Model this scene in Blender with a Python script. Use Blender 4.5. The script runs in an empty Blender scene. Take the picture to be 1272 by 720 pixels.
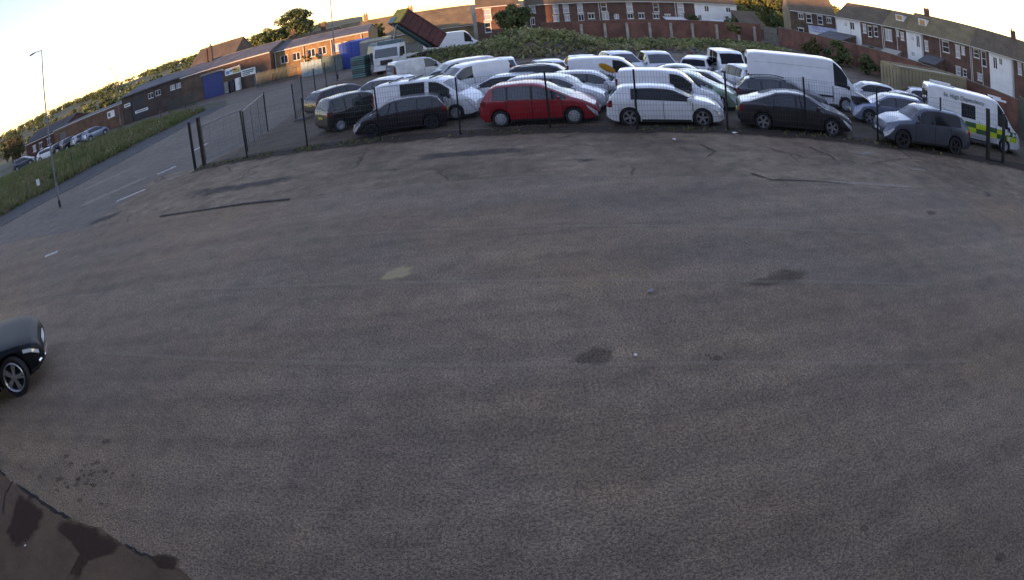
import bpy, bmesh, math, random
from math import radians as R, sin, cos, pi, sqrt, atan2, hypot
from mathutils import Vector, Matrix, noise
random.seed(7)
SC = bpy.context.scene
COL = SC.collection
# ------------------------------------------------------------------ camera: wide CCTV lens with barrel distortion, 4.9 m up a wall
cam_data = bpy.data.cameras.new("camera"); cam = bpy.data.objects.new("camera", cam_data); COL.objects.link(cam)
cam_data.type = 'PANO'; cam_data.panorama_type = 'FISHEYE_LENS_POLYNOMIAL'
cam_data.sensor_fit = 'HORIZONTAL'; cam_data.sensor_width = 36.0
FMM = 880/1272*36
cam_data.fisheye_polynomial_k0 = 0; cam_data.fisheye_polynomial_k1 = -1/FMM
cam_data.fisheye_polynomial_k2 = 0; cam_data.fisheye_polynomial_k3 = -.33/FMM**3; cam_data.fisheye_polynomial_k4 = 0
cam_data.fisheye_fov = R(200)
cam_data.clip_start = .05; cam_data.clip_end = 5000
CAM_H = 4.9
cam.matrix_world = (Matrix.Translation((0, 0, CAM_H)) @ Matrix.Rotation(R(90-24.6), 4, 'X') @ Matrix.Rotation(R(-6), 4, 'Z'))
SC.camera = cam
# ------------------------------------------------------------------ daylight: a clear evening, the low sun behind the camera and behind the unit it hangs on
SUN_EL, SUN_AZ = 5.0, 222.0          # azimuth clockwise from +Y
world = bpy.data.worlds.new("World"); SC.world = world; world.use_nodes = True
wn = world.node_tree.nodes; wl = world.node_tree.links
sky = wn.new('ShaderNodeTexSky'); sky.sky_type = 'NISHITA'; sky.sun_disc = False
sky.sun_elevation = R(SUN_EL); sky.sun_rotation = R(SUN_AZ); sky.air_density = .85; sky.dust_density = 0; sky.ozone_density = 3.2
wn['Background'].inputs['Strength'].default_value = .15
wl.new(sky.outputs[0], wn['Background'].inputs['Color'])
sun_data = bpy.data.lights.new("sun", 'SUN'); sun_data.energy = 1.3; sun_data.angle = R(.6); sun_data.color = (1, .82, .56)
sun = bpy.data.objects.new("sun", sun_data); COL.objects.link(sun)
sv = Vector((sin(R(SUN_AZ))*cos(R(SUN_EL)), cos(R(SUN_AZ))*cos(R(SUN_EL)), sin(R(SUN_EL))))
sun.rotation_euler = sv.to_track_quat('Z', 'Y').to_euler()
SC.view_settings.view_transform = 'Standard'; SC.view_settings.look = 'None'
SC.view_settings.exposure = 2.62; SC.view_settings.gamma = 1
SC.view_settings.use_white_balance = True; SC.view_settings.white_balance_temperature = 12000; SC.view_settings.white_balance_tint = 45   # the camera's own white balance: open shade
SC.render.engine = 'CYCLES'
SC.cycles.max_bounces = 5; SC.cycles.use_denoising = True

# ------------------------------------------------------------------ materials
MATS = {}
def mat(name, col, rough=.6, metal=0, noise_amt=0, scale=4, col2=None, coat=0, spec=.5, bump=0, bscale=None, detail=4):
    if name in MATS: return MATS[name]
    m = bpy.data.materials.new(name); m.use_nodes = True; n = m.node_tree.nodes; l = m.node_tree.links
    b = n['Principled BSDF']; b.inputs['Base Color'].default_value = (*col, 1); b.inputs['Roughness'].default_value = rough
    b.inputs['Metallic'].default_value = metal; b.inputs['Specular IOR Level'].default_value = spec
    if coat: b.inputs['Coat Weight'].default_value = coat; b.inputs['Coat Roughness'].default_value = .06
    if noise_amt or col2:
        tc = n.new('ShaderNodeTexCoord'); no = n.new('ShaderNodeTexNoise'); no.inputs['Scale'].default_value = scale; no.inputs['Detail'].default_value = detail
        rp = n.new('ShaderNodeValToRGB'); c2 = col2 or tuple(c*(1-noise_amt) for c in col)
        rp.color_ramp.elements[0].position = .35; rp.color_ramp.elements[1].position = .68
        rp.color_ramp.elements[0].color = (*c2, 1); rp.color_ramp.elements[1].color = (*(tuple(min(1, c*(1+noise_amt*.5)) for c in col)), 1)
        l.new(tc.outputs['Object'], no.inputs['Vector']); l.new(no.outputs['Fac'], rp.inputs['Fac']); l.new(rp.outputs['Color'], b.inputs['Base Color'])
        if bump:
            bp = n.new('ShaderNodeBump'); bp.inputs['Strength'].default_value = bump; bp.inputs['Distance'].default_value = .02
            n2 = n.new('ShaderNodeTexNoise'); n2.inputs['Scale'].default_value = bscale or scale*6; l.new(tc.outputs['Object'], n2.inputs['Vector'])
            l.new(n2.outputs['Fac'], bp.inputs['Height']); l.new(bp.outputs['Normal'], b.inputs['Normal'])
    MATS[name] = m; return m
def nodes_mat(name):
    m = bpy.data.materials.new(name); m.use_nodes = True; MATS[name] = m
    return m, m.node_tree.nodes, m.node_tree.links, m.node_tree.nodes['Principled BSDF']
def brick_mat(name, c1, c2, mortar, scale=1.0, rough=.9):
    m, n, l, b = nodes_mat(name); b.inputs['Roughness'].default_value = rough
    tc = n.new('ShaderNodeTexCoord'); br = n.new('ShaderNodeTexBrick'); mp = n.new('ShaderNodeMapping')
    # wall objects run along local X with height on local Z
    mp.inputs['Rotation'].default_value = (R(90), 0, 0)
    br.inputs['Scale'].default_value = 1; br.inputs['Brick Width'].default_value = .225; br.inputs['Row Height'].default_value = .075
    br.inputs['Mortar Size'].default_value = .008; br.inputs['Color1'].default_value = (*c1, 1); br.inputs['Color2'].default_value = (*c2, 1); br.inputs['Mortar'].default_value = (*mortar, 1)
    no = n.new('ShaderNodeTexNoise'); no.inputs['Scale'].default_value = .9; no.inputs['Detail'].default_value = 6
    mx = n.new('ShaderNodeMix'); mx.data_type = 'RGBA'; mx.blend_type = 'MULTIPLY'; mx.inputs['Factor'].default_value = .7
    rp = n.new('ShaderNodeValToRGB'); rp.color_ramp.elements[0].position = .3; rp.color_ramp.elements[0].color = (.38, .37, .37, 1); rp.color_ramp.elements[1].position = .7; rp.color_ramp.elements[1].color = (1.25, 1.2, 1.15, 1)
    l.new(tc.outputs['Object'], mp.inputs['Vector']); l.new(mp.outputs[0], br.inputs['Vector']); l.new(tc.outputs['Object'], no.inputs['Vector'])
    l.new(no.outputs['Fac'], rp.inputs['Fac']); l.new(br.outputs['Color'], mx.inputs['A']); l.new(rp.outputs['Color'], mx.inputs['B'])
    l.new(mx.outputs['Result'], b.inputs['Base Color']); return m

def asphalt(name, base, tint, band=0.0, crack=False, speck=1.0, bandcol=(.12, .115, .112), patch=.35):
    """tarmac: chip speckle, worn patches, faint seams along the lane direction"""
    m, n, l, b = nodes_mat(name); b.inputs['Roughness'].default_value = .82; b.inputs['Specular IOR Level'].default_value = .35
    tc = n.new('ShaderNodeTexCoord')
    def noi(sc, det=4, rough=.6, vec=None):
        q = n.new('ShaderNodeTexNoise'); q.inputs['Scale'].default_value = sc; q.inputs['Detail'].default_value = det; q.inputs['Roughness'].default_value = rough
        l.new(vec or tc.outputs['Object'], q.inputs['Vector']); return q.outputs['Fac']
    def ramp(fac, a, ca, z, cz):
        q = n.new('ShaderNodeValToRGB'); q.color_ramp.elements[0].position = a; q.color_ramp.elements[1].position = z
        q.color_ramp.elements[0].color = (*ca, 1); q.color_ramp.elements[1].color = (*cz, 1); l.new(fac, q.inputs['Fac']); return q.outputs['Color']
    def mul(a, c, f=1.0, mode='MULTIPLY'):
        q = n.new('ShaderNodeMix'); q.data_type = 'RGBA'; q.blend_type = mode; q.inputs['Factor'].default_value = f
        l.new(a, q.inputs['A']); l.new(c, q.inputs['B']); return q.outputs['Result']
    c = ramp(noi(.30, 5), .35, base, .68, tint)
    if name == 'tarmac_yard':                                                      # dusty brown drifts
        q = n.new('ShaderNodeMix'); q.data_type = 'RGBA'; l.new(ramp(noi(.13, 5, .6), .46, (0, 0, 0), .66, (.65, .65, .65)), q.inputs['Factor']); l.new(c, q.inputs['A']); q.inputs['B'].default_value = (.40, .215, .110, 1); c = q.outputs['Result']
                                  # broad drift between grey and brown
    c = mul(c, ramp(noi(.16, 4, .65), .36, (.80, .79, .79), .64, (1.16, 1.15, 1.13)), .8)
    c = mul(c, ramp(noi(1.7, 6, .7), .30, (1-patch,)*3, .72, (1.12,)*3))           # scuffs
    st = n.new('ShaderNodeMapping'); st.inputs['Rotation'].default_value = (0, 0, R(13.5)); st.inputs['Scale'].default_value = (.75, 1, 1); l.new(tc.outputs['Object'], st.inputs['Vector']); sv_ = st.outputs[0]
    c = mul(c, ramp(noi(4.2, 4, .7, sv_), .34, (.74, .74, .75), .62, (1.08, 1.07, 1.06)), .5*speck)
    c = mul(c, ramp(noi(10, 3, .7, sv_), .36, (.76, .76, .77), .62, (1.10, 1.09, 1.08)), .45*speck)
    c = mul(c, ramp(noi(26, 2, .6), .38, (.45, .45, .46), .60, (1.25, 1.24, 1.23)), .85*speck)    # chippings
    c = mul(c, ramp(noi(60, 2, .6), .38, (.42, .42, .42), .62, (1.45, 1.44, 1.43)), .8*speck)
    c = mul(c, ramp(noi(120, 2, .6), .38, (.50, .50, .50), .62, (1.45, 1.44, 1.43)), .6*speck)
    if band:
        mp = n.new('ShaderNodeMapping'); mp.inputs['Rotation'].default_value = (0, 0, R(13.5)); mp.inputs['Scale'].default_value = (.035, 1, 1)
        l.new(tc.outputs['Object'], mp.inputs['Vector'])
        bn = noi(1.1, 3, .65, mp.outputs[0])
        c = mul(c, ramp(bn, .34, (.72, .71, .71), .66, (1.22, 1.21, 1.20)), band)
    if crack:
        vo = n.new('ShaderNodeTexVoronoi'); vo.feature = 'DISTANCE_TO_EDGE'; vo.inputs['Scale'].default_value = .35
        mx = n.new('ShaderNodeMix'); mx.data_type = 'VECTOR'; mx.inputs['Factor'].default_value = .35
        nv = n.new('ShaderNodeTexNoise'); nv.inputs['Scale'].default_value = 1.4; nv.inputs['Detail'].default_value = 5
        l.new(tc.outputs['Object'], nv.inputs['Vector']); l.new(tc.outputs['Object'], mx.inputs['A']); l.new(nv.outputs['Color'], mx.inputs['B'])
        l.new(mx.outputs['Result'], vo.inputs['Vector'])
        q = ramp(vo.outputs['Distance'], .004, (.45, .42, .40), .016, (1, 1, 1))
        msk = ramp(noi(.25, 2), .48, (0, 0, 0), .6, (1, 1, 1))
        k = n.new('ShaderNodeMix'); k.data_type = 'RGBA'; l.new(msk, k.inputs['Factor']); k.inputs['A'].default_value = (1, 1, 1, 1); l.new(q, k.inputs['B'])
        c = mul(c, k.outputs['Result'])
    l.new(c, b.inputs['Base Color'])
    bp = n.new('ShaderNodeBump'); bp.inputs['Strength'].default_value = .55; bp.inputs['Distance'].default_value = .012
    l.new(noi(42, 3, .6), bp.inputs['Height']); l.new(bp.outputs['Normal'], b.inputs['Normal'])
    return m
def stain_mat(name, col, rough, amount=1.0, nscale=3.0, grain=0):
    """a stain whose edge fades: vertex attribute 'edge' is 0 on its outline, 1 inside"""
    m, n, l, b = nodes_mat(name); b.inputs['Base Color'].default_value = (*col, 1); b.inputs['Roughness'].default_value = rough
    at = n.new('ShaderNodeAttribute'); at.attribute_name = 'edge'; tc = n.new('ShaderNodeTexCoord')
    no = n.new('ShaderNodeTexNoise'); no.inputs['Scale'].default_value = nscale; no.inputs['Detail'].default_value = 6; l.new(tc.outputs['Object'], no.inputs['Vector'])
    ad = n.new('ShaderNodeMath'); ad.operation = 'MULTIPLY'; l.new(at.outputs['Fac'], ad.inputs[0]); l.new(no.outputs['Fac'], ad.inputs[1])
    rp = n.new('ShaderNodeMapRange'); rp.inputs['From Min'].default_value = .10; rp.inputs['From Max'].default_value = .30; rp.inputs['To Max'].default_value = amount
    l.new(ad.outputs[0], rp.inputs['Value'])
    fac = rp.outputs[0]
    if grain:
        n2 = n.new('ShaderNodeTexNoise'); n2.inputs['Scale'].default_value = grain; l.new(tc.outputs['Object'], n2.inputs['Vector'])
        m2 = n.new('ShaderNodeMapRange'); m2.inputs['From Min'].default_value = .42; m2.inputs['From Max'].default_value = .58; l.new(n2.outputs['Fac'], m2.inputs['Value'])
        mm = n.new('ShaderNodeMath'); mm.operation = 'MULTIPLY'; l.new(fac, mm.inputs[0]); l.new(m2.outputs[0], mm.inputs[1]); fac = mm.outputs[0]
    l.new(fac, b.inputs['Alpha']); return m

# ------------------------------------------------------------------ mesh helpers
class MB:
    def __init__(s): s.v = []; s.f = []; s.mi = []
    def face(s, pts, mi=0):
        k = len(s.v); s.v += [tuple(p) for p in pts]; s.f.append(tuple(range(k, k+len(pts)))); s.mi.append(mi)
    def box(s, c, d, rz=0, mi=0, M=None):
        k = len(s.v); hx, hy, hz = d[0]/2, d[1]/2, d[2]/2
        for x, y, z in ((-1,-1,-1),(1,-1,-1),(1,1,-1),(-1,1,-1),(-1,-1,1),(1,-1,1),(1,1,1),(-1,1,1)):
            p = Vector((x*hx, y*hy, z*hz))
            if M: p = M @ p
            elif rz: p = Matrix.Rotation(rz, 3, 'Z') @ p
            s.v.append((p.x+c[0], p.y+c[1], p.z+c[2]))
        for q in ((3,2,1,0),(4,5,6,7),(0,1,5,4),(1,2,6,5),(2,3,7,6),(3,0,4,7)): s.f.append(tuple(k+i for i in q)); s.mi.append(mi)
    def b2(s, a, b, mi=0): s.box([(a[i]+b[i])/2 for i in range(3)], [abs(b[i]-a[i]) for i in range(3)], 0, mi)
    def tube(s, pts, r, n=8, mi=0, caps=True):
        pts = [Vector(p) for p in pts]; rs = r if isinstance(r, (list, tuple)) else [r]*len(pts); k = len(s.v); up = Vector((0, 0, 1))
        for i, p in enumerate(pts):
            t = (pts[min(i+1, len(pts)-1)]-pts[max(i-1, 0)]).normalized()
            a = t.cross(up) if abs(t.z) < .95 else t.cross(Vector((1, 0, 0))); a.normalize(); b = t.cross(a)
            for j in range(n):
                q = p+(a*cos(2*pi*j/n)+b*sin(2*pi*j/n))*rs[i]; s.v.append(tuple(q))
        for i in range(len(pts)-1):
            for j in range(n): s.f.append((k+i*n+j, k+i*n+(j+1) % n, k+(i+1)*n+(j+1) % n, k+(i+1)*n+j)); s.mi.append(mi)
        if caps:
            s.f.append(tuple(k+j for j in range(n))); s.mi.append(mi)
            s.f.append(tuple(k+(len(pts)-1)*n+j for j in reversed(range(n)))); s.mi.append(mi)
    def grid(s, rows, mi=0):
        k = len(s.v); w = len(rows[0])
        for r in rows: s.v += [tuple(p) for p in r]
        for i in range(len(rows)-1):
            for j in range(w-1): s.f.append((k+i*w+j, k+i*w+j+1, k+(i+1)*w+j+1, k+(i+1)*w+j)); s.mi.append(mi)
    def lathe(s, prof, n, axis='y', c=(0, 0, 0), mi=0):
        rows = []
        for i in range(n+1):
            a = 2*pi*i/n; rows.append([((c[0]+r*cos(a), c[1]+h, c[2]+r*sin(a)) if axis == 'y' else (c[0]+r*cos(a), c[1]+r*sin(a), c[2]+h)) for r, h in prof])
        s.grid(rows, mi)
    def build(s, name, mats, parent=None, smooth=None, loc=None, rz=0, link=True):
        me = bpy.data.meshes.new(name); me.from_pydata(s.v, [], s.f)
        mats = mats if isinstance(mats, (list, tuple)) else [mats]
        for m in mats: me.materials.append(m)
        if len(mats) > 1: me.polygons.foreach_set('material_index', s.mi)
        if smooth is not None:
            bm = bmesh.new(); bm.from_mesh(me); bmesh.ops.remove_doubles(bm, verts=bm.verts, dist=.0008); bmesh.ops.recalc_face_normals(bm, faces=bm.faces); bm.to_mesh(me); bm.free()
            me.polygons.foreach_set('use_smooth', [True]*len(me.polygons)); me.set_sharp_from_angle(angle=R(smooth))
        me.update()
        return put(name, me, parent, loc, rz)
def put(name, me, parent=None, loc=None, rz=0):
    o = bpy.data.objects.new(name, me); COL.objects.link(o)
    if parent: o.parent = parent
    if loc: o.location = loc
    if rz: o.rotation_euler.z = rz
    return o
def empty(name, loc=(0, 0, 0), rz=0):
    o = bpy.data.objects.new(name, None); COL.objects.link(o); o.location = loc; o.rotation_euler.z = rz; o.empty_display_size = .2; return o
def tag(o, label=None, cat=None, group=None, kind=None):
    for k, v in (('label', label), ('category', cat), ('group', group), ('kind', kind)):
        if v: o[k] = v
    return o
def text(body, size, parent, loc, rot, m, name='lettering', extrude=.004):
    cu = bpy.data.curves.new(name, 'FONT'); cu.body = body; cu.size = size; cu.extrude = extrude; cu.align_x = 'CENTER'; cu.align_y = 'CENTER'; cu.materials.append(m)
    t = bpy.data.objects.new(name, cu); COL.objects.link(t); bpy.context.view_layer.update()
    me = bpy.data.meshes.new_from_object(t.evaluated_get(bpy.context.evaluated_depsgraph_get())); bpy.data.objects.remove(t)
    o = put(name, me, parent, loc); o.rotation_euler = rot; o['kind'] = 'stuff'; return o
def copy_tree(o, parent=None):
    c = o.copy(); COL.objects.link(c)
    if parent: c.parent = parent
    for ch in o.children: copy_tree(ch, c)
    return c
# ------------------------------------------------------------------ vehicle shapes
# x runs from the tail (0) to the nose (L); top = centre line, belt = window line, both in metres
# glass: (rear screen x0,x1), (windscreen x0,x1), side windows [(x0,x1),...]
SHAPES = {
 'hatch': dict(L=4.05, W=1.74, rw=.31, ax=(.68, 3.25), zb=.19,
   top=[(0,.50),(.03,.80),(.09,.98),(.36,1.34),(.62,1.43),(1.5,1.48),(2.2,1.45),(2.5,1.38),(3.18,1.00),(3.65,.86),(3.95,.70),(4.05,.45)],
   belt=[(0,.78),(.10,.97),(1.0,.95),(2.6,.90),(3.18,.88),(3.6,.78),(4.05,.42)],
   rear=(.12,.34), screen=(2.53,3.15), side=[(.60,1.18),(1.24,2.02),(2.12,2.86)], doors=[(1.05,2.07),(2.07,3.0)], tum=.20),
 'golf': dict(L=4.26, W=1.79, rw=.325, ax=(.82, 3.43), zb=.17,
   top=[(0,.48),(.03,.80),(.12,1.00),(.42,1.34),(.66,1.43),(1.6,1.46),(2.2,1.43),(2.45,1.38),(3.22,1.00),(3.75,.90),(4.14,.72),(4.26,.42)],
   belt=[(0,.80),(.12,.98),(1.0,.96),(2.6,.91),(3.22,.89),(3.7,.82),(4.26,.40)],
   rear=(.15,.42), screen=(2.50,3.19), side=[(.92,1.98),(2.08,2.98)], doors=[(1.02,2.03),(2.03,3.08)], tum=.20),
 'mpv': dict(L=4.28, W=1.81, rw=.315, ax=(.75, 3.39), zb=.19,
   top=[(0,.50),(.02,.85),(.08,1.05),(.36,1.48),(.60,1.57),(1.5,1.61),(2.0,1.58),(2.3,1.51),(3.35,1.04),(3.75,.90),(4.16,.70),(4.28,.42)],
   belt=[(0,.85),(.08,1.05),(1.0,1.00),(2.6,.96),(3.35,.92),(3.75,.82),(4.28,.40)],
   rear=(.10,.36), screen=(2.36,3.32), side=[(.55,1.0),(1.08,1.88),(1.98,2.72),(2.80,3.10)], doors=[(1.0,1.93),(1.93,3.0)], tum=.18),
 'boxmpv': dict(L=3.98, W=1.72, rw=.31, ax=(.62, 3.16), zb=.19,
   top=[(0,.50),(.02,.90),(.06,1.05),(.26,1.50),(.45,1.61),(1.4,1.66),(2.0,1.62),(2.3,1.54),(3.10,1.06),(3.5,.92),(3.88,.72),(3.98,.42)],
   belt=[(0,.90),(.06,1.04),(1.0,1.00),(2.6,.96),(3.10,.92),(3.5,.84),(3.98,.40)],
   rear=(.09,.26), screen=(2.36,3.06), side=[(.42,.92),(1.0,1.72),(1.82,2.6)], doors=[(.95,1.77),(1.77,2.85)], tum=.16),
 'saloon': dict(L=4.78, W=1.88, rw=.325, ax=(.98, 3.83), zb=.18,
   top=[(0,.50),(.04,.86),(.16,1.02),(.46,1.08),(1.55,1.43),(2.1,1.49),(2.6,1.47),(2.85,1.41),(3.62,1.01),(4.15,.90),(4.62,.72),(4.78,.42)],
   belt=[(0,.82),(.16,.98),(.7,1.00),(1.6,.97),(2.9,.93),(3.62,.90),(4.1,.82),(4.78,.40)],
   rear=(.60,1.50), screen=(2.90,3.58), side=[(1.06,1.42),(1.48,2.28),(2.38,3.26)], doors=[(1.42,2.33),(2.33,3.36)], tum=.22),
 'estate': dict(L=4.70, W=1.83, rw=.325, ax=(.95, 3.72), zb=.18,
   top=[(0,.50),(.03,.86),(.08,1.00),(.50,1.40),(.72,1.47),(1.8,1.52),(2.5,1.48),(2.78,1.42),(3.50,1.02),(4.05,.92),(4.55,.73),(4.70,.42)],
   belt=[(0,.84),(.08,1.0),(1.0,.98),(2.8,.93),(3.50,.90),(4.0,.82),(4.70,.40)],
   rear=(.12,.48), screen=(2.83,3.46), side=[(.62,1.22),(1.30,2.14),(2.24,3.10)], doors=[(1.24,2.19),(2.19,3.24)], tum=.20),
 'suv': dict(L=4.80, W=1.92, rw=.375, ax=(.98, 3.88), zb=.27,
   top=[(0,.60),(.03,.98),(.10,1.16),(.50,1.62),(.78,1.71),(1.9,1.75),(2.5,1.71),(2.8,1.63),(3.42,1.20),(4.05,1.10),(4.62,.93),(4.80,.55)],
   belt=[(0,1.0),(.10,1.15),(1.0,1.13),(2.8,1.09),(3.42,1.06),(4.05,.99),(4.80,.52)],
   rear=(.13,.48), screen=(2.86,3.38), side=[(.66,1.26),(1.34,2.14),(2.24,3.06)], doors=[(1.28,2.19),(2.19,3.24)], tum=.18),
 'nearsuv': dict(L=4.62, W=1.90, rw=.385, ax=(.95, 3.78), zb=.26,
   top=[(0,.60),(.03,.95),(.10,1.12),(.50,1.54),(.78,1.63),(1.6,1.67),(2.0,1.63),(2.3,1.55),(2.95,1.02),(3.60,.96),(4.05,.90),(4.40,.81),(4.55,.73),(4.62,.58)],
   belt=[(0,.96),(.10,1.1),(1.0,1.07),(2.4,.98),(2.95,.94),(4.05,.83),(4.40,.73),(4.62,.55)],
   rear=(.13,.48), screen=(2.36,2.91), side=[(.66,1.10),(1.18,1.84),(1.94,2.62)], doors=[(1.22,1.89),(1.89,2.78)], tum=.18),
 'smallvan': dict(L=4.40, W=1.80, rw=.31, ax=(.80, 3.48), zb=.20,
   top=[(0,.50),(.03,1.0),(.06,1.60),(.14,1.79),(.5,1.83),(1.8,1.84),(2.5,1.78),(2.75,1.70),(3.52,1.10),(3.95,.96),(4.30,.74),(4.40,.42)],
   belt=[(0,1.0),(.06,1.06),(1.0,1.06),(2.6,1.03),(3.52,.96),(3.95,.84),(4.40,.40)],
   rear=(.032,.058), screen=(2.80,3.49), side=[(2.22,3.12)], doors=[(2.16,3.16)], tum=.10),
 'midvan': dict(L=4.95, W=1.92, rw=.335, ax=(.98, 4.00), zb=.22,
   top=[(0,.50),(.03,1.1),(.06,1.72),(.16,1.91),(.6,1.96),(2.6,1.97),(3.2,1.90),(3.42,1.82),(4.24,1.20),(4.58,1.02),(4.86,.78),(4.95,.45)],
   belt=[(0,1.05),(.06,1.12),(1.0,1.12),(3.2,1.10),(4.24,1.02),(4.58,.90),(4.95,.42)],
   rear=(.032,.058), screen=(3.48,4.20), side=[(.30,1.36),(1.46,2.66),(2.86,3.80)], doors=[(1.42,2.78),(2.78,3.92)], tum=.10),
 'bigvan': dict(L=6.20, W=2.05, rw=.35, ax=(1.05, 5.10), zb=.25,
   top=[(0,.55),(.02,1.3),(.05,2.36),(.12,2.50),(.5,2.55),(4.1,2.56),(4.6,2.50),(4.95,2.22),(5.62,1.32),(5.95,1.12),(6.14,.86),(6.20,.48)],
   belt=[(0,1.2),(.05,1.28),(1.0,1.28),(4.4,1.26),(5.62,1.12),(5.95,.98),(6.20,.46)],
   rear=(.022,.045), screen=(5.02,5.58), side=[(4.50,5.24)], doors=[(4.42,5.40),(3.1,4.38)], tum=.07),
 'ambulance': dict(L=6.10, W=2.05, rw=.35, ax=(1.15, 4.90), zb=.28,
   top=[(0,.55),(.02,1.3),(.05,2.40),(.12,2.50),(.5,2.54),(4.1,2.54),(4.45,2.48),(4.85,2.12),(5.50,1.34),(5.85,1.12),(6.04,.86),(6.10,.48)],
   belt=[(0,1.2),(.05,1.28),(1.0,1.28),(4.4,1.26),(5.50,1.14),(5.85,.98),(6.10,.46)],
   rear=(.022,.045), screen=(4.92,5.46), side=[(2.05,2.95),(4.42,5.14)], doors=[(3.2,4.3),(4.36,5.3)], tum=.05),
 'pickup': dict(L=5.0, W=1.85, rw=.36, ax=(1.1, 4.1), zb=.30,
   top=[(0,.60),(.03,1.0),(.06,1.70),(.14,1.98),(.6,2.04),(2.6,2.04),(3.0,1.95),(3.62,1.24),(4.3,1.12),(4.86,.98),(5.0,.58)],
   belt=[(0,1.05),(.06,1.14),(2.8,1.12),(3.62,1.08),(4.3,1.0),(5.0,.55)],
   rear=(.032,.058), screen=(3.04,3.58), side=[(1.0,1.75),(1.85,2.9)], doors=[(.9,1.8),(1.8,3.05)], tum=.12),
}
def interp(tab, x):
    if x <= tab[0][0]: return tab[0][1]
    for (a, b), (c, d) in zip(tab, tab[1:]):
        if x <= c: return b + (d-b)*(x-a)/(c-a) if c > a else d
    return tab[-1][1]
def halfwidth(s, x):
    f = x/s['L']
    v = 'van' in s.get('kind', '')
    t = [(0,.90 if not v else .96),(.02,.945 if not v else .975),(.08,.985),(.2,1),(.80,1),(.90,.955),(.965,.86),(1,.70)]
    return s['W']/2*interp(t, f)
# ------------------------------------------------------------------ vehicle builder
GLASS = mat('dark_glass', (.018, .026, .028), .05, spec=.7)
TYRE = mat('tyre_rubber', (.018, .018, .018), .85)
UNDER = mat('underbody_black', (.010, .010, .010), .9)
TRIM = mat('black_trim', (.018, .018, .019), .5)
ALLOY = mat('alloy_silver', (.50, .51, .53), .32, .8)
STEEL = mat('wheel_cover_grey', (.42, .43, .44), .42, .3)
DARKRIM = mat('black_rim', (.03, .03, .032), .4, .3)
LAMP = mat('headlight_lens', (.62, .66, .68), .08, .2)
RED = mat('tail_lens', (.30, .012, .015), .15)
AMBER = mat('indicator_lens', (.62, .22, .02), .2)
YPLATE = mat('yellow_plate', (.62, .46, .06), .5); WPLATE = mat('white_plate', (.72, .72, .68), .5)
CHROME = mat('chrome', (.75, .76, .78), .12, 1)
def paint(name, col, metal=0, rough=.32, dirt=.10): return mat('paint_'+name, col, rough, metal, dirt, 2.2, coat=.7, detail=5)
WHEELS = {}
def wheel_meshes(r, style, w=.20):
    key = (round(r, 3), style, w)
    if key in WHEELS: return WHEELS[key]
    rr = r*(.68 if style != 'alloy_big' else .74)
    t = MB(); t.lathe([(rr, -w/2+.01), (r*.93, -w/2), (r, -w*.28), (r, w*.28), (r*.93, w/2), (rr, w/2-.01), (rr, -w/2+.01)], 24)
    a = t.build('wheel', TYRE, smooth=40); me_t = a.data; bpy.data.objects.remove(a)
    m = MB()   # rim faces -y (outboard)
    m.lathe([(rr*1.0, -w/2+.012), (rr*.95, -w/2-.004), (rr*.88, -w/2+.02), (rr*.86, w/2-.03)], 24, mi=0)
    if style == 'cover':
        m.lathe([(rr*.90, -w/2+.016), (rr*.55, -w/2-.006), (rr*.2, -w/2-.008), (0.001, -w/2-.008)], 24, mi=0)
        for k in range(9):
            an = 2*pi*k/9; M = Matrix.Rotation(-an, 3, 'Y'); p = M @ Vector((rr*.66, -w/2-.004, 0)); m.box(p, (rr*.26, .012, rr*.10), 0, 1, M)
    elif style == 'steel':
        m.lathe([(rr*.90, -w/2+.03), (rr*.62, -w/2+.008), (rr*.35, -w/2+.04), (.001, -w/2+.035)], 24, mi=0)
        for k in range(8):
            an = 2*pi*k/8; M = Matrix.Rotation(-an, 3, 'Y'); p = M @ Vector((rr*.72, -w/2+.012, 0)); m.box(p, (rr*.14, .016, rr*.16), 0, 1, M)
    else:
        m.lathe([(rr*.88, -w/2+.07), (.001, -w/2+.07)], 24, mi=1)
        ns = {'alloy5': 5, 'alloy_big': 5, 'dark5': 5, 'alloy10': 10}[style]
        for k in range(ns):
            for off in ((-.13, .13) if style in ('alloy_big', 'alloy10') else (0,)):
                an = 2*pi*(k+.25)/ns + off; M = Matrix.Rotation(-an, 3, 'Y')
                wd = rr*(.24 if style in ('alloy5', 'dark5') else .13 if style == 'alloy_big' else .07)
                kk = len(m.v)
                for x, hz, y in ((rr*.14, wd*.75, -w/2+.012), (rr*.92, wd*.5, -w/2+.004)):
                    for z, yy in ((-hz, y), (hz, y), (hz, y+.05), (-hz, y+.05)): m.v.append(tuple(M @ Vector((x, yy, z))))
                for q in ((0, 4, 5, 1), (1, 5, 6, 2), (3, 7, 4, 0)): m.f.append(tuple(kk+i for i in q)); m.mi.append(0)
        m.lathe([(rr*.20, -w/2+.03), (rr*.19, -w/2), (.001, -w/2-.003)], 12, mi=0)
    rim = DARKRIM if style == 'dark5' else STEEL if style in ('cover', 'steel') else ALLOY
    a = m.build('rim', [rim, UNDER], smooth=35); me_r = a.data; bpy.data.objects.remove(a)
    WHEELS[key] = (me_t, me_r); return WHEELS[key]

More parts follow.
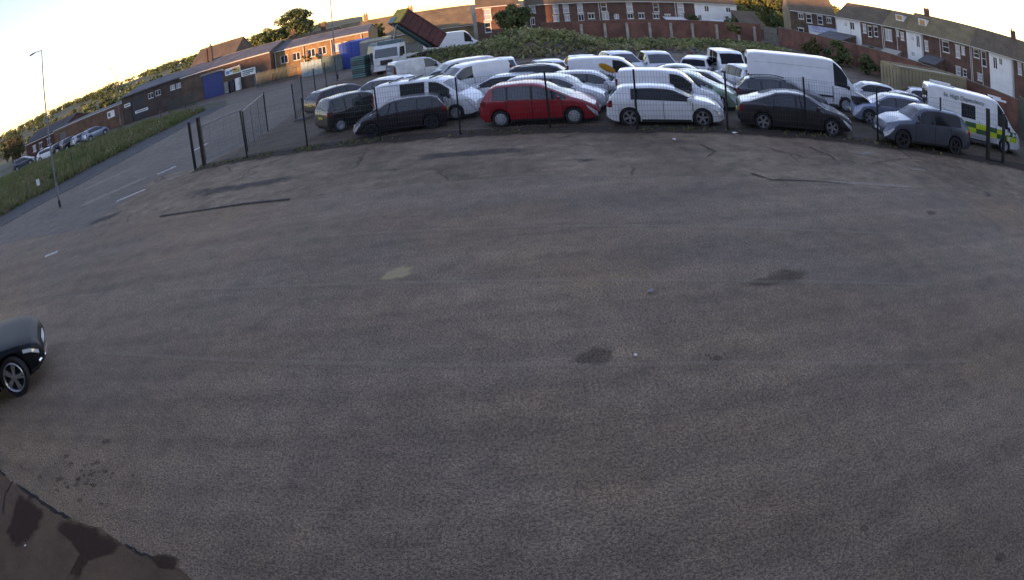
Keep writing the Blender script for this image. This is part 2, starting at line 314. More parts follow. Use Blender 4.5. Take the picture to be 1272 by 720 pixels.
def make_car(name, shape, body, x, y, h, label, cat, sc=1.0, rims='alloy5', group=None, glass=None, clad=False, rails=False, detail=1, openparts=(), two_door=False, plates=True, steer=0, damage=0):
    s = SHAPES[shape]; L, W, rw = s['L'], s['W'], s['rw']; root = empty(name, (x, y, 0), R(h)); root.scale = (sc,)*3
    tag(root, label, cat, group)
    glass = glass or GLASS; gl = s['doors']
    isvan = shape in ('smallvan', 'midvan', 'bigvan', 'ambulance', 'pickup')
    def hw(q):
        f = q/L
        t = [(0, .96), (.02, .975), (.08, .99), (.2, 1), (.80, 1), (.90, .955), (.965, .87), (1, .72)] if isvan else [(0, .88), (.02, .935), (.08, .985), (.2, 1), (.80, 1), (.90, .955), (.965, .86), (1, .70)]
        return W/2*interp(t, f)
    Ra = rw+.055
    def zbot(q):
        f = q/L; z = interp([(0, .20), (.04, .06), (.1, 0), (.88, 0), (.95, .02), (1, .12)], f)+s['zb']
        for a in s['ax']:
            if abs(q-a) < Ra: z = max(z, rw+sqrt(max(0, Ra*Ra-(q-a)**2)))
        return z
    def top(q): return interp(s['top'], q)
    def blt(q): return min(interp(s['belt'], q), top(q)-.03)
    def sec(q):
        w = hw(q); zt = top(q); zb = min(zbot(q), blt(q)-.04); be = blt(q); gh = zt-be; k = max(0, min(1, (gh-.03)/.42)); wr = w*(.965-s['tum']*k); dr = .018+.055*k
        if be-zb > .3:
            lo = [(w*.955, zb), (w*.985, zb+.16*(be-zb)), (w, zb+.45*(be-zb)), (w*.998, zb+.80*(be-zb)), (w*.975, be)]
        else: lo = [(w*.985+(w*.015)*min(1, t*2)-(.025*w*max(0, t-.5)*2), zb+t*(be-zb)) for t in (0, .16, .45, .8, 1)]
        return lo+[(wr+(w*.975-wr)*.5, be+(zt-dr-be)*.5+ .0), (wr, zt-dr), (wr*.90, zt-dr*.42), (wr*.5, zt-.010*(1+k)), (0, zt)]
    xs = set()
    for tb in (s['top'], s['belt']): xs |= {p[0] for p in tb}
    xs |= {L*i/22 for i in range(23)}
    for a in s['ax']:
        xs |= {a+Ra*cos(pi*i/10) for i in range(11)}; xs |= {a-Ra-.004, a+Ra+.004}
    xs = sorted(q for q in xs if 0 <= q <= L); ys = [xs[0]]
    for q in xs[1:]:
        if q-ys[-1] > .003: ys.append(q)
    xs = ys
    b = MB(); rows = []
    for q in xs:
        r = sec(q); rows.append([(q-L/2, yy, zz) for yy, zz in r]+[(q-L/2, -yy, zz) for yy, zz in reversed(r[:-1])])
    n = len(rows[0]); kk = len(b.v)
    for r in rows: b.v += r
    for i in range(len(rows)-1):
        for j in range(n-1):
            m_ = 1 if (clad and j in (0, n-2)) else 0
            b.f.append((kk+i*n+j, kk+(i+1)*n+j, kk+(i+1)*n+j+1, kk+i*n+j+1)); b.mi.append(m_)
    b.f.append(tuple(kk+j for j in range(n))); b.mi.append(0)
    e = kk+(len(rows)-1)*n; b.f.append(tuple(e+j for j in reversed(range(n)))); b.mi.append(0)
    b.build('body', [body, TRIM], root, smooth=32)
    u = MB(); u.b2((.12-L/2, -W/2+.20, s['zb']+.02), (L/2-.25, W/2-.20, s['zb']+.42))
    for a in s['ax']: u.b2((a-L/2-Ra-.02, -W/2+.02+.22, .22), (a-L/2+Ra+.02, W/2-.24, min(rw+Ra, top(min(L, a+Ra+.05))-.10, top(max(0, a-Ra-.05))-.10)))
    u.build('underbody', UNDER, root)
    # --- surfaces on the body shell
    def side_pt(q, z, sd, off=.006):
        r = sec(q); yy = r[-1][0]
        for (ya, za), (yb, zb_) in zip(r, r[1:]):
            if za <= z <= zb_+1e-6: yy = ya+(yb-ya)*(z-za)/max(1e-6, zb_-za); break
        else: yy = r[0][0] if z < r[0][1] else r[6][0]
        return (q-L/2, sd*(yy+off), z)
    def side_patch(name_, x0, x1, zlo, zhi, sd, m_, parent=root, nx=6, nz=3, off=.006):
        g = MB(); rws = []
        for i in range(nx+1):
            q = x0+(x1-x0)*i/nx; a, c = zlo(q), zhi(q); c = max(c, a+.004)
            rws.append([side_pt(q, a+(c-a)*j/nz, sd, off) for j in range(nz+1)])
        g.grid(rws if sd < 0 else [list(reversed(r)) for r in rws]); return g.build(name_, m_, parent, smooth=40)
    def wz(q): r = sec(q); return r[6][1]
    for sd in (-1, 1):
        if not isvan: side_patch('window_surround', s['side'][0][0]-.03, s['side'][-1][1]+.04, lambda q: blt(q)+.012, lambda q: min(wz(q)-.018, 9), sd, TRIM, nx=14, nz=3, off=.003)
        for (a, c) in s['side']:
            side_patch('side_window', a, c, lambda q: blt(q)+.025, lambda q: min(wz(q)-.035, 1.98 if (shape == 'ambulance' and a < 3) else 9), sd, glass)
        if detail:
            for di, (a, c) in enumerate(gl[1:] if two_door else gl):
                d = side_patch('door', a+.012, c-.012, lambda q: max(zbot(q)+.10, s['zb']+.10), lambda q: blt(q)-.012, sd, body, nx=5, nz=5, off=.007)
                hx = a+.12; hz = blt(a+.2)-.10; p = side_pt(hx, hz, sd, .028)
                hb = MB(); hb.box(p, (.17, .025, .028)); hb.build('handle', body if not clad else TRIM, d)
                for gx in (a, c):
                    side_patch('door_gap', gx-.011, gx+.011, lambda q: max(zbot(q)+.10, s['zb']+.10), lambda q: blt(q)-.005, sd, UNDER, d, 1, 5, .004)
            side_patch('sill_trim', s['ax'][0]+Ra+.03, s['ax'][1]-Ra-.03, lambda q: s['zb']+.005, lambda q: s['zb']+.085, sd, TRIM, nx=3, nz=1, off=.010)
        # mirror
        mx = gl[0 if shape in ('bigvan',) else -1][1]-.12; mz = blt(mx)+.085
        p = side_pt(mx, mz, sd, .10); mb = MB(); hh = .11 if not isvan else .17
        mb.lathe([(0.001, -.10), (.5, -.085), (.62, 0), (.5, .085), (.001, .10)], 8); mb.v = [(v[0]*.13+p[0], v[1]+p[1], v[2]*hh*1.1+p[2]) for v in mb.v]
        mb.build('mirror', body if not isvan else TRIM, root, smooth=50)
        # lamps
        lz = blt(L*.955); vz = s['zb']
        if shape == 'nearsuv': side_patch('headlight', L*.905, L*.982, lambda q: blt(q)-.085, lambda q: blt(q)-.02, sd, LAMP, nx=4, nz=2, off=.010)
        else: side_patch('headlight', L*.905, L*.992, lambda q: blt(q)-.03-.14*min(1, (q/L-.88)/.08) if q < L*.97 else blt(q)-.17, lambda q: blt(q)-.012, sd, LAMP, nx=5, nz=2, off=.010)
        if isvan: side_patch('tail_light', .004, .10, lambda q: .85, lambda q: 1.45, sd, RED, nx=2, nz=4, off=.010)
        else: side_patch('tail_light', .03, .22 if shape != 'smallvan' else .1, lambda q: blt(.1)-.22, lambda q: blt(max(q, .08))-.03, sd, RED, nx=4, nz=2, off=.010)
    def top_patch(name_, x0, x1, m_, frac=.88, parent=root, off=.006, nx=6):
        g = MB(); rws = []
        for i in range(nx+1):
            q = x0+(x1-x0)*i/nx; r = sec(q); up = [r[5], r[6], r[7], r[8], r[9]]
            e_ = 1e-3; sl = (top(min(L, q+.02))-top(max(0, q-.02)))/(min(L, q+.02)-max(0, q-.02)); nn = Vector((-sl, 0, 1)).normalized()*off
            row = []
            for t in (-1, -.72, -.36, 0, .36, .72, 1):
                yy = abs(t)*frac*r[6][0]
                if yy > r[7][0]: zz = r[7][1]+(r[6][1]-r[7][1])*(yy-r[7][0])/max(1e-6, r[6][0]-r[7][0])
                elif yy > r[8][0]: zz = r[8][1]+(r[7][1]-r[8][1])*(yy-r[8][0])/max(1e-6, r[7][0]-r[8][0])
                else: zz = r[9][1]+(r[8][1]-r[9][1])*yy/max(1e-6, r[8][0])
                row.append((q-L/2+nn.x, (1 if t > 0 else -1)*yy, zz+nn.z))
            rws.append(row)
        g.grid(rws); return g.build(name_, m_, parent, smooth=40)
    top_patch('windscreen', *s['screen'], glass, .90)
    if s['rear'] and 'noreargl' not in openparts: top_patch('rear_window', *s['rear'], glass, .86)
    if detail and shape != 'nearsuv':
        a = top_patch('bonnet', s['screen'][1]+.07, L*.955, body, .93, off=.007)
    # nose and tail faces
    wn_ = hw(L); f = MB(); f.b2((L/2-.03, -wn_*.80, s['zb']+.26 if s['zb'] > .22 else .40), (L/2+.012, wn_*.80, min(top(L), blt(L))-.03+.02)); f.build('grille', TRIM, root)
    f = MB(); f.b2((L/2-.04, -wn_*.9, s['zb']+.14), (L/2+.010, wn_*.9, s['zb']+.22)); f.build('lower_grille', TRIM, root)
    if plates:
        f = MB(); f.b2((L/2, -.26, s['zb']+.25), (L/2+.025, .26, s['zb']+.36)); f.build('number_plate', WPLATE, root)
        rz_ = blt(.1)-.28; f = MB(); f.b2((-L/2-.012, -.26, rz_-.055), (-L/2+.04, .26, rz_+.055)); f.build('number_plate', YPLATE, root)
    f = MB(); f.b2((-L/2-.004, -hw(0)*.88, s['zb']+.20), (-L/2+.06, hw(0)*.88, s['zb']+.30)); f.build('bumper_trim', TRIM, root)
    if rails:
        for sd in (-1, 1):
            x0, x1 = s['side'][0][0]+.1, s['side'][-1][1]-.6; g = MB(); pts = []
            for i in range(6):
                q = x0+(x1-x0)*i/5; r = sec(q); pts.append((q-L/2, sd*r[7][0]*.97, r[7][1]+(.055 if 0 < i < 5 else .01)))
            g.tube(pts, .020, 6); g.build('roof_rail', TRIM if rails != 'silver' else ALLOY, root, smooth=50)
    me_t, me_r = wheel_meshes(rw, rims)
    for k, a in enumerate(s['ax']):
        for sd in (-1, 1):
            wl_ = put('wheel', me_t, root, (a-L/2, sd*(W/2-.125), rw)); wl_.rotation_euler = (0, random.uniform(0, 1.2), 0 if sd < 0 else pi)
            if k == 1 and steer: wl_.rotation_euler.z += R(steer)
            put('rim', me_r, wl_)
    root['_len'] = L
    return root, dict(side_patch=side_patch, top_patch=top_patch, side_pt=side_pt, sec=sec, L=L, W=W, blt=blt, top=top, zb=s['zb'])
# ------------------------------------------------------------------ ground, roads
def sstep(a, b, t): t = max(0, min(1, (t-a)/(b-a))); return t*t*(3-2*t)
def gz(x, y):
    """height of the land: level yard, gardens of the terraces a little lower"""
    d = max(sstep(70, 78, y)*sstep(-4, 3, x), sstep(30.5, 36, x)*sstep(18, 30, y))
    return -1.6*d
M_LAND = mat('rough_land', (.055, .060, .030), .95, 0, .5, .6, (.080, .066, .045))
axs = sorted({-3000, -1500, -700, -400, -250, -160}|set(range(-120, 121, 6))|{160, 250, 400, 700, 1500, 3000}|{-4, -2, 0, 3, 30, 31, 32, 33, 34, 35, 36})
ays = sorted({-800, -200, -60}|set(range(-30, 121, 6))|{70, 71, 72, 73, 74, 75, 76, 77, 78, 160, 250, 400, 700, 1500, 3000}|{18, 20, 22, 26, 28, 30})
g = MB(); g.grid([[(x, y, gz(x, y)-.012) for x in axs] for y in ays]); tag(g.build('ground', M_LAND), 'rough open land under and around the yard', kind='structure')
def sheet(name, pts, z, m, label=None, edge=None, kind='structure'):
    me = bpy.data.meshes.new(name); bm = bmesh.new()
    vs = [bm.verts.new((x, y, 0)) for x, y in pts]; f = bm.faces.new(vs); bm.normal_update()
    if f.normal.z < 0: f.normal_flip()
    bmesh.ops.triangulate(bm, faces=[f]); bm.to_mesh(me); bm.free(); me.materials.append(m)
    o = put(name, me, loc=(0, 0, z)); tag(o, label, kind=kind); return o
M_YARD = asphalt('tarmac_yard', (.335, .208, .140), (.290, .196, .142), band=.6, patch=.30)
M_APRON = asphalt('tarmac_apron', (0.275, 0.165, 0.105), (0.44, 0.285, 0.19), band=.35, crack=True, patch=.55, speck=.8)
M_LOT = asphalt('lot_surface', (0.175, 0.108, 0.07), (0.24, 0.165, 0.112), patch=.5, speck=.8)
M_ROAD = asphalt('road_tarmac', (0.21, 0.158, 0.122), (0.245, 0.188, 0.148), patch=.35, speck=.7)
M_PATH = asphalt('footway_tarmac', (0.06, 0.058, 0.06), (0.072, 0.07, 0.07), patch=.25, speck=.6)
M_BROWN = asphalt('worn_concrete', (0.15, 0.07, 0.038), (0.185, 0.092, 0.05), patch=.4, speck=.3)
edge_line = [(-60, 27.3), (-26, 22.6), (-11.52, 19.52), (-6.05, 18.45), (.39, 17.65), (7.0, 15.75), (10.4, 14.7), (16.9, 13.4), (40, 7.5)]
sheet('yard', edge_line+[(40, -2), (-60, -2)], .012, M_YARD, 'grey chipped tarmac yard in the foreground')
fence_line = [(-16, 27.6), (-13.3, 26.9), (-10.5, 26.7), (-7.46, 26.0), (-4.23, 25.1), (-1.23, 24.2), (1.9, 23.3), (4.8, 22.5), (7.9, 21.8), (10.8, 20.9), (13.8, 19.8), (16.7, 18.9), (19.0, 18.0), (23.5, 16.6)]
sheet('apron', [(-16, 20.3)]+edge_line[2:8]+[(23.5, 11.8)]+list(reversed(fence_line)), .008, M_APRON, 'patched and cracked apron between the yard and the fence')
sheet('lot', fence_line[1:]+[(29, 16.5), (29.6, 67.8), (-6, 67.8), (-12.0, 55), (-11.6, 44)], .004, M_LOT, 'dirty car storage lot behind the fence')
sheet('road', [(-60, 27.3), (-26, 22.6), (-16, 20.3), (-16, 27.6), (-13.3, 26.9), (-11.9, 30), (-11.5, 34), (-12, 55), (-6, 67.8), (-4, 71.5), (-24, 71.5), (-60, 72.5), (-60, 66), (-46, 67), (-34, 66.5), (-26, 62), (-23.3, 56), (-23.5, 48), (-24.0, 40), (-25.5, 33.5), (-30, 27.6), (-60, 33.5)], .006, M_ROAD, 'side road running back past the workshops')
sheet('footway', [(-60, 33.5), (-30, 27.6), (-25.5, 33.5), (-24.0, 40), (-23.5, 48), (-23.3, 56), (-26.2, 57), (-26.6, 50), (-28.4, 42), (-31.0, 35.6), (-34.4, 31.6), (-60, 37)], .010, M_PATH, 'dark tarmac footway beside the grass verge')
# kerb steps
def kerb(pts, w, h, label, m):
    k = MB()
    for (a, b_) in zip(pts, pts[1:]):
        d = hypot(b_[0]-a[0], b_[1]-a[1]); n = max(1, round(d/.92)); an = atan2(b_[1]-a[1], b_[0]-a[0])
        for i in range(n):
            t = (i+.5)/n; k.box((a[0]+(b_[0]-a[0])*t, a[1]+(b_[1]-a[1])*t, h/2), (d/n-.012, w, h), an)
    o = k.build('kerb', m); tag(o, label, kind='structure'); return o
M_KERB = mat('kerb_concrete', (.15, .145, .14), .85, 0, .35, 3)
kerb([(-30.2, 27.5), (-25.6, 33.4), (-24.1, 40), (-23.6, 48), (-23.4, 56)], .14, .06, 'concrete kerb along the footway', M_KERB)
M_EDGE = mat('old_edging', (.060, .050, .044), .9, 0, .4, 5)
kerb([(-11.6, 19.62), (-9.6, 19.2), (-7.8, 18.95), (-6.1, 18.5)], .12, .04, 'worn dark edging strip where the yard meets the apron', M_EDGE)
M_MARK = mat('worn_white_paint', (.70, .68, .64), .7, 0, .45, 6)
def strip(name, a, b_, w, z, m, label):
    dx, dy = b_[0]-a[0], b_[1]-a[1]; d = hypot(dx, dy); nx, ny = -dy/d*w/2, dx/d*w/2
    return sheet(name, [(a[0]+nx, a[1]+ny), (a[0]-nx, a[1]-ny), (b_[0]-nx, b_[1]-ny), (b_[0]+nx, b_[1]+ny)], z, m, label)
for a, b_ in (((-16.75, 24.2), (-15.45, 25.15)), ((-16.35, 28.2), (-15.6, 29.1)), ((-17.05, 17.95), (-16.4, 18.2)), ((-16.2, 32.5), (-15.9, 34.2))):
    strip('road_marking', a, b_, .20, .018, M_MARK, 'worn white centre line dash on the side road')
M_PALE = stain_mat('pale_patch', (.42, .32, .25), .85, .5, 2)
M_WET = stain_mat('dark_damp', (.045, .036, .030), .9, .62, 4, grain=70)
M_OIL = stain_mat('oil_stain', (.072, .030, .019), .75, .85, 5.0)
for m_ in (M_OIL, M_WET): m_.node_tree.nodes['Principled BSDF'].inputs['Specular IOR Level'].default_value = .12
M_LIGHT = stain_mat('sand_patch', (.52, .36, .20), .9, .7, 4)
M_DARKP = stain_mat('tarmac_patch', (.055, .047, .043), .85, .6, 2.0)
M_DIRT = stain_mat('dirt_drift', (.060, .036, .024), .95, .85, 2.0)
def stain(pts, z, m, label, name='stain', soft=.5, sub=6, wob=1.0):
    """outline + inner ring, attribute edge 0 outside and 1 within"""
    cx = sum(p[0] for p in pts)/len(pts); cy = sum(p[1] for p in pts)/len(pts); n = len(pts)*sub; P = []
    for i in range(len(pts)):
        a, b_ = pts[i], pts[(i+1) % len(pts)]
        for k in range(sub):
            t = k/sub; x, y = a[0]+(b_[0]-a[0])*t, a[1]+(b_[1]-a[1])*t; j = (noise.noise((x*3, y*3, 1))*.16+noise.noise((x*9, y*9, 4))*.12)*wob
            P.append((x+(x-cx)*j, y+(y-cy)*j))
    v = [(x, y, 0) for x, y in P]+[(x+(cx-x)*soft, y+(cy-y)*soft, 0) for x, y in P]+[(cx, cy, 0)]
    f = [(i, (i+1) % n, n+(i+1) % n, n+i) for i in range(n)]+[(n+i, n+(i+1) % n, 2*n) for i in range(n)]
    me = bpy.data.meshes.new(name); me.from_pydata(v, [], f); at = me.attributes.new('edge', 'FLOAT', 'POINT')
    at.data.foreach_set('value', [0.0]*n+[.70]*n+[.85]); me.materials.append(m)
    o = put(name, me, loc=(0, 0, z)); tag(o, label, kind='structure'); return o
def grow(pts, k):
    cx = sum(p[0] for p in pts)/len(pts); cy = sum(p[1] for p in pts)/len(pts); return [(cx+(x-cx)*k, cy+(y-cy)*k) for x, y in pts]
stain(grow([(3.9, 10.02), (4.31, 10.1), (4.6, 10.3), (4.95, 10.4), (5.35, 10.22), (5.3, 9.9), (4.98, 9.74), (4.64, 9.72), (4.14, 9.70), (3.8, 9.85)], 1.15), .017, M_WET, 'dark damp patch on the yard right of centre')
stain(grow([(.75, 8.2), (.85, 8.4), (1.1, 8.5), (1.33, 8.35), (1.28, 8.12), (1.15, 8.0), (.93, 7.96), (.78, 8.05)], 1.25), .017, M_WET, 'dark damp patch on the yard near the middle')
stain(grow([(-2.42, 11.7), (-2.3, 12.05), (-2.0, 12.3), (-1.8, 12.2), (-1.78, 11.9), (-1.96, 11.7), (-2.26, 11.6)], 1.3), .017, M_LIGHT, 'pale sandy patch on the yard')
for p, r in (((4.9, 2.51), .12), ((3.37, 3.86), .07), ((2.66, 7.75), .09), ((2.58, 7.86), .05), ((-6.43, 6.68), .10), ((10.8, 12.7), .22))+tuple(((random.gauss(-6.5, .55), random.gauss(5.75, .28)), random.uniform(.025, .085)) for _ in range(46)):
    stain([(p[0]+r*1.4*cos(k*pi/4)*random.uniform(.7, 1.2), p[1]+r*sin(k*pi/4)*random.uniform(.7, 1.2)) for k in range(8)], .019, M_WET, 'small dark spot on the yard tarmac')
sheet('worn_slab', [(-9.5, 5.75), (-8.18, 5.26), (-7.4, 5.05), (-6.72, 4.84), (-6.26, 4.74), (-5.6, 4.69), (-5.03, 4.47), (-4.68, 4.34), (-4.0, 4.22), (-3.2, 3.7), (-2.2, 2.9), (-2, -1), (-12, -1), (-12, 6.3)], .016, M_BROWN, 'brown worn concrete slab at the corner of the yard')
stain([(-8.05, 5.2), (-7.3, 4.98), (-6.85, 4.75), (-6.78, 4.4), (-6.95, 3.95), (-7.36, 3.75), (-7.72, 4.04), (-7.82, 4.52), (-7.95, 4.93)], .020, M_OIL, 'dark reddish oil stain beside the crack, nearest the corner', soft=.4)
stain([(-6.6, 4.72), (-6.22, 4.83), (-5.64, 4.76), (-5.13, 4.58), (-4.85, 4.4), (-5.2, 4.18), (-5.49, 3.95), (-5.55, 3.6), (-5.8, 3.5), (-5.75, 4.05), (-6.12, 4.28), (-6.55, 4.5)], .020, M_OIL, 'long dark reddish oil stain along the crack', soft=.4)
stain([(-4.6, 4.36), (-4.3, 4.46), (-3.95, 4.40), (-4.05, 4.15), (-4.34, 4.13)], .020, M_OIL, 'small dark oil stain at the end of the crack')
def crack(pts, w, label):
    c = MB(); sub = []
    for a, b_ in zip(pts, pts[1:]):
        for k in range(5): t = k/5; sub.append((a[0]+(b_[0]-a[0])*t+random.uniform(-.02, .02), a[1]+(b_[1]-a[1])*t+random.uniform(-.02, .02)))
    sub.append(pts[-1]); rows = []
    for i, p in enumerate(sub):
        q = sub[min(i+1, len(sub)-1)]; o_ = sub[max(0, i-1)]; d = Vector((q[0]-o_[0], q[1]-o_[1])).normalized(); ww = w*random.uniform(.5, 1.3)*(1 if 0 < i < len(sub)-1 else .2)
        rows.append([(p[0]-d.y*ww, p[1]+d.x*ww, .024), (p[0]+d.y*ww, p[1]-d.x*ww, .024)])
    c.grid(rows); tag(c.build('crack', UNDER), label, kind='structure')
crack([(-8.18, 5.28), (-7.4, 5.07), (-6.72, 4.86), (-6.26, 4.76)], .028, 'open crack at the edge of the worn slab')
crack([(-5.03, 4.49), (-4.68, 4.36), (-4.46, 4.31)], .018, 'short crack between two oil stains')
crack([(-8.96, 5.54), (-8.63, 5.43)], .02, 'short crack by the left frame edge'); crack([(-8.3, 5.37), (-8.32, 5.02), (-8.04, 4.47)], .018, 'crack running off the worn slab')
crack([(6.6, 16.5), (6.95, 15.75), (8.2, 15.55), (9.2, 15.2)], .035, 'crack along the edge of the apron')
crack([(10.04, 19.3), (10.1, 18.7), (10.3, 18.2), (10.2, 17.6)], .03, 'crack across the apron below the charcoal saloon')
crack([(6.2, 19.9), (6.4, 18.9), (5.9, 18.3)], .022, 'crack across the apron below the white hatchback')
# apron repairs and dirt under the fence
for pts in ([(11.55, 18.5), (12.5, 18.75), (12.7, 18.5), (11.7, 18.2)], [(12.8, 16.9), (13.7, 16.6), (13.5, 16.25), (12.7, 16.5)], [(8.4, 15.6), (11.5, 14.9), (12.0, 14.55), (8.6, 15.25)], [(-23.9, 30.2), (-21.2, 32.2), (-20.6, 31.6), (-23.3, 29.7)], [(-21, 25.5), (-17, 29), (-16.4, 28), (-20, 24.8)]):
    stain(pts, .021, M_PALE, 'pale worn patch on the tarmac', soft=.3)
for pts in ([(1.9, 19.1), (2.9, 18.95), (3.1, 18.6), (2.0, 18.4)], [(-13, 23), (-9, 22), (-5, 21.5), (-6, 20.5), (-12, 21)], [(-3, 22), (2, 21), (1.5, 20), (-3.5, 20.8)], [(-17.5, 21.6), (-14, 22.5), (-14.5, 21.2), (-17, 20.6)]):
    stain(pts, .020, M_DARKP, 'dark patched area of the apron', soft=.85)
pts = [(x+random.uniform(-.3, .3), y-.15+random.uniform(-.25, .1)) for x, y in fence_line[1:12]]; far = [(x, y+1.3+random.uniform(-.3, .6)) for x, y in reversed(fence_line[1:12])]
def ribbon(line, w0, w1, z, m, label):
    rows = []; e = []
    dense = []
    for a, b_ in zip(line, line[1:]):
        for k in range(6): t = k/6; dense.append((a[0]+(b_[0]-a[0])*t, a[1]+(b_[1]-a[1])*t))
    for x, y in dense: rows.append([(x, y+w0*(1+.5*noise.noise((x, 3, 0))), z), (x, y+w0*.3, z), (x, y+w1*.5, z), (x, y+w1*(1+.5*noise.noise((x, 9, 0))), z)]); e += [0, .7, .7, 0]
    q = MB(); q.grid(rows); o = q.build('dirt', m); at = o.data.attributes.new('edge', 'FLOAT', 'POINT'); at.data.foreach_set('value', e); tag(o, label, kind='structure')
M_SEAM = stain_mat('seam_wear', (.46, .34, .25), .85, .17, 1.3)
for ln in ([(-9.42, 15.47), (-4.19, 14.65), (.2, 13.74), (4.45, 12.64), (9.39, 11.18)], [(-16.6, 13.95), (-7.99, 12.63), (-3.57, 11.79), (.07, 11.02), (3.58, 10.13), (8.8, 8.67)], [(-8.18, 9.68), (-2.94, 8.77), (-.06, 8.22), (2.75, 7.59), (7.78, 5.99)], [(-6.0, 18.35), (.4, 17.6), (7.0, 15.7), (10.4, 14.65), (16, 13.5)]):
    ribbon(ln, -.09, .09, .020, M_SEAM, 'pale worn seam running along the tarmac lane')
ribbon(fence_line[1:], -.9, .9, .022, M_DIRT, 'brown dirt and leaf litter drifted along the fence')
# loose litter
def litter(p, s, m, label, nm='paper_scrap'):
    q = MB(); rows = [[(s*(i-1)*.6+random.uniform(-.1, .1)*s, s*(j-1)*.5+random.uniform(-.1, .1)*s, random.uniform(0, .35)*s) for j in range(3)] for i in range(3)]; q.grid(rows)
    o = q.build(nm, m, loc=(p[0], p[1], .03), rz=random.uniform(0, 3)); tag(o, label, 'litter')
M_PAPER = mat('paper_white', (.75, .75, .73), .8)
litter((1.58, 8.1), .04, M_PAPER, 'tiny white scrap of litter right of the round damp patch'); litter((2.22, 10.02), .10, mat('grey_card', (.22, .21, .20), .8), 'flat grey scrap of card lying on the open yard')
litter((7.97, 21.3), .14, M_PAPER, 'white scrap of litter at the fence foot by the white hatchback'); litter((-7.0, 3.95), .035, M_PAPER, 'tiny white scrap on the worn slab beside the oil stain')
litter((5.55, 20.6), .10, M_PAPER, 'white crumpled paper on the apron in front of the white hatchback')
# grass verge
M_VERGE = mat('verge_soil', (.050, .060, .022), .95, 0, .45, .8, (.075, .062, .040))
VERGE = [(-26.2, 57), (-26.6, 50), (-28.4, 42), (-31.0, 35.6), (-34.4, 31.6), (-60, 37), (-110, 46), (-110, 66), (-62, 63.5), (-48, 63.5), (-36, 62.5), (-29, 60)]
sheet('verge', VERGE, .014, M_VERGE, 'grass verge between the footway and the workshops')
def inside(p, poly):
    c = False; j = len(poly)-1
    for i in range(len(poly)):
        (xi, yi), (xj, yj) = poly[i], poly[j]
        if (yi > p[1]) != (yj > p[1]) and p[0] < (xj-xi)*(p[1]-yi)/(yj-yi)+xi: c = not c
        j = i
    return c
def blades(name, pts, hmin, hmax, mats, label, wid=.05, n=5, spread=.16, kind='stuff'):
    v = []; f = []; mi = []
    for x, y, z in pts:
        hs = random.uniform(hmin, hmax)*(.7+.6*max(0, .5+noise.noise((x*.35, y*.35, 0)))); t = noise.noise((x*.22, y*.22, 5))
        m_ = 0 if t+random.uniform(-.35, .35) < .05 else 1 if random.random() < .8 else 2
        for k in range(n):
            a = random.uniform(0, 2*pi); r = random.uniform(0, spread); bx, by = x+r*cos(a), y+r*sin(a); h = hs*random.uniform(.6, 1.1); le = random.uniform(.1, .5)*h; w = wid*random.uniform(.6, 1.2); c, s_ = cos(a+1.3)*w, sin(a+1.3)*w
            i = len(v); v += [(bx-c, by-s_, z), (bx+c, by+s_, z), (bx+le*cos(a), by+le*sin(a), z+h)]; f.append((i, i+1, i+2)); mi.append(m_)
    me = bpy.data.meshes.new(name); me.from_pydata(v, [], f)
    for m_ in mats: me.materials.append(m_)
    me.polygons.foreach_set('material_index', mi); o = put(name, me); tag(o, label, kind=kind); return o
G1 = mat('grass_green', (.125, .150, .048), .8); G2 = mat('grass_olive', (.165, .155, .060), .8); G3 = mat('grass_straw', (.28, .22, .115), .85)
pts = []
while len(pts) < 22000:
    x, y = random.uniform(-95, -25), random.uniform(30, 66)
    if inside((x, y), VERGE): pts.append((x, y, .01))
blades('grass', pts, .22, .75, [G1, G2, G3], 'rough grass growing over the verge', wid=.055, n=6)
pts = []
for k in range(900):
    i = random.randrange(1, len(fence_line)-3); t = random.random(); a, b_ = fence_line[i], fence_line[i+1]
    if noise.noise(((a[0]+t*3)*.5, 2, 3)) > -.1 and (i < 4 or random.random() < .25): pts.append((a[0]+(b_[0]-a[0])*t, a[1]+(b_[1]-a[1])*t+random.gauss(.05, .22), .01))
blades('weeds', pts, .05, .16, [G1, G2, G3], 'short weeds along the foot of the fence', wid=.025, n=5, spread=.1)
# overgrown rubble mound behind the parked cars
def mz(x, y):
    if y < 49.5 or y > 67.6: return 0
    e = sstep(49.8, 56.5, y)*(1-sstep(60.0, 65.0, y))*(.28*sstep(-9, -5, x)+.72*sstep(-2.5, 4.0, x))*(1-sstep(22, 29.3, x))
    hh = 1.55 if x < 4.5 else max(.32, 1.55-(x-4.5)*.2); kn = min(1, hh)
    return max(0, e*(hh+kn*.40*noise.noise((x*.30, y*.30, 2))+kn*.2*noise.noise((x*.9, y*.9, 7))))
M_RUB = mat('rubble_soil', (.125, .078, .055), .95, 0, .5, 1.2, (.058, .058, .032), bump=.6)
g = MB(); g.grid([[(x*.7-12, y*.6+49.2, mz(x*.7-12, y*.6+49.2)-.004) for x in range(61)] for y in range(32)]); tag(g.build('mound', M_RUB, smooth=60), 'overgrown mound of earth and rubble behind the parked cars', kind='structure')
LF = [mat('weed_leaf_dark', (.105, .130, .045), .75), mat('weed_leaf_mid', (.24, .25, .085), .75), mat('weed_leaf_grey', (.34, .32, .16), .8), mat('weed_leaf_brown', (.26, .16, .10), .85)]
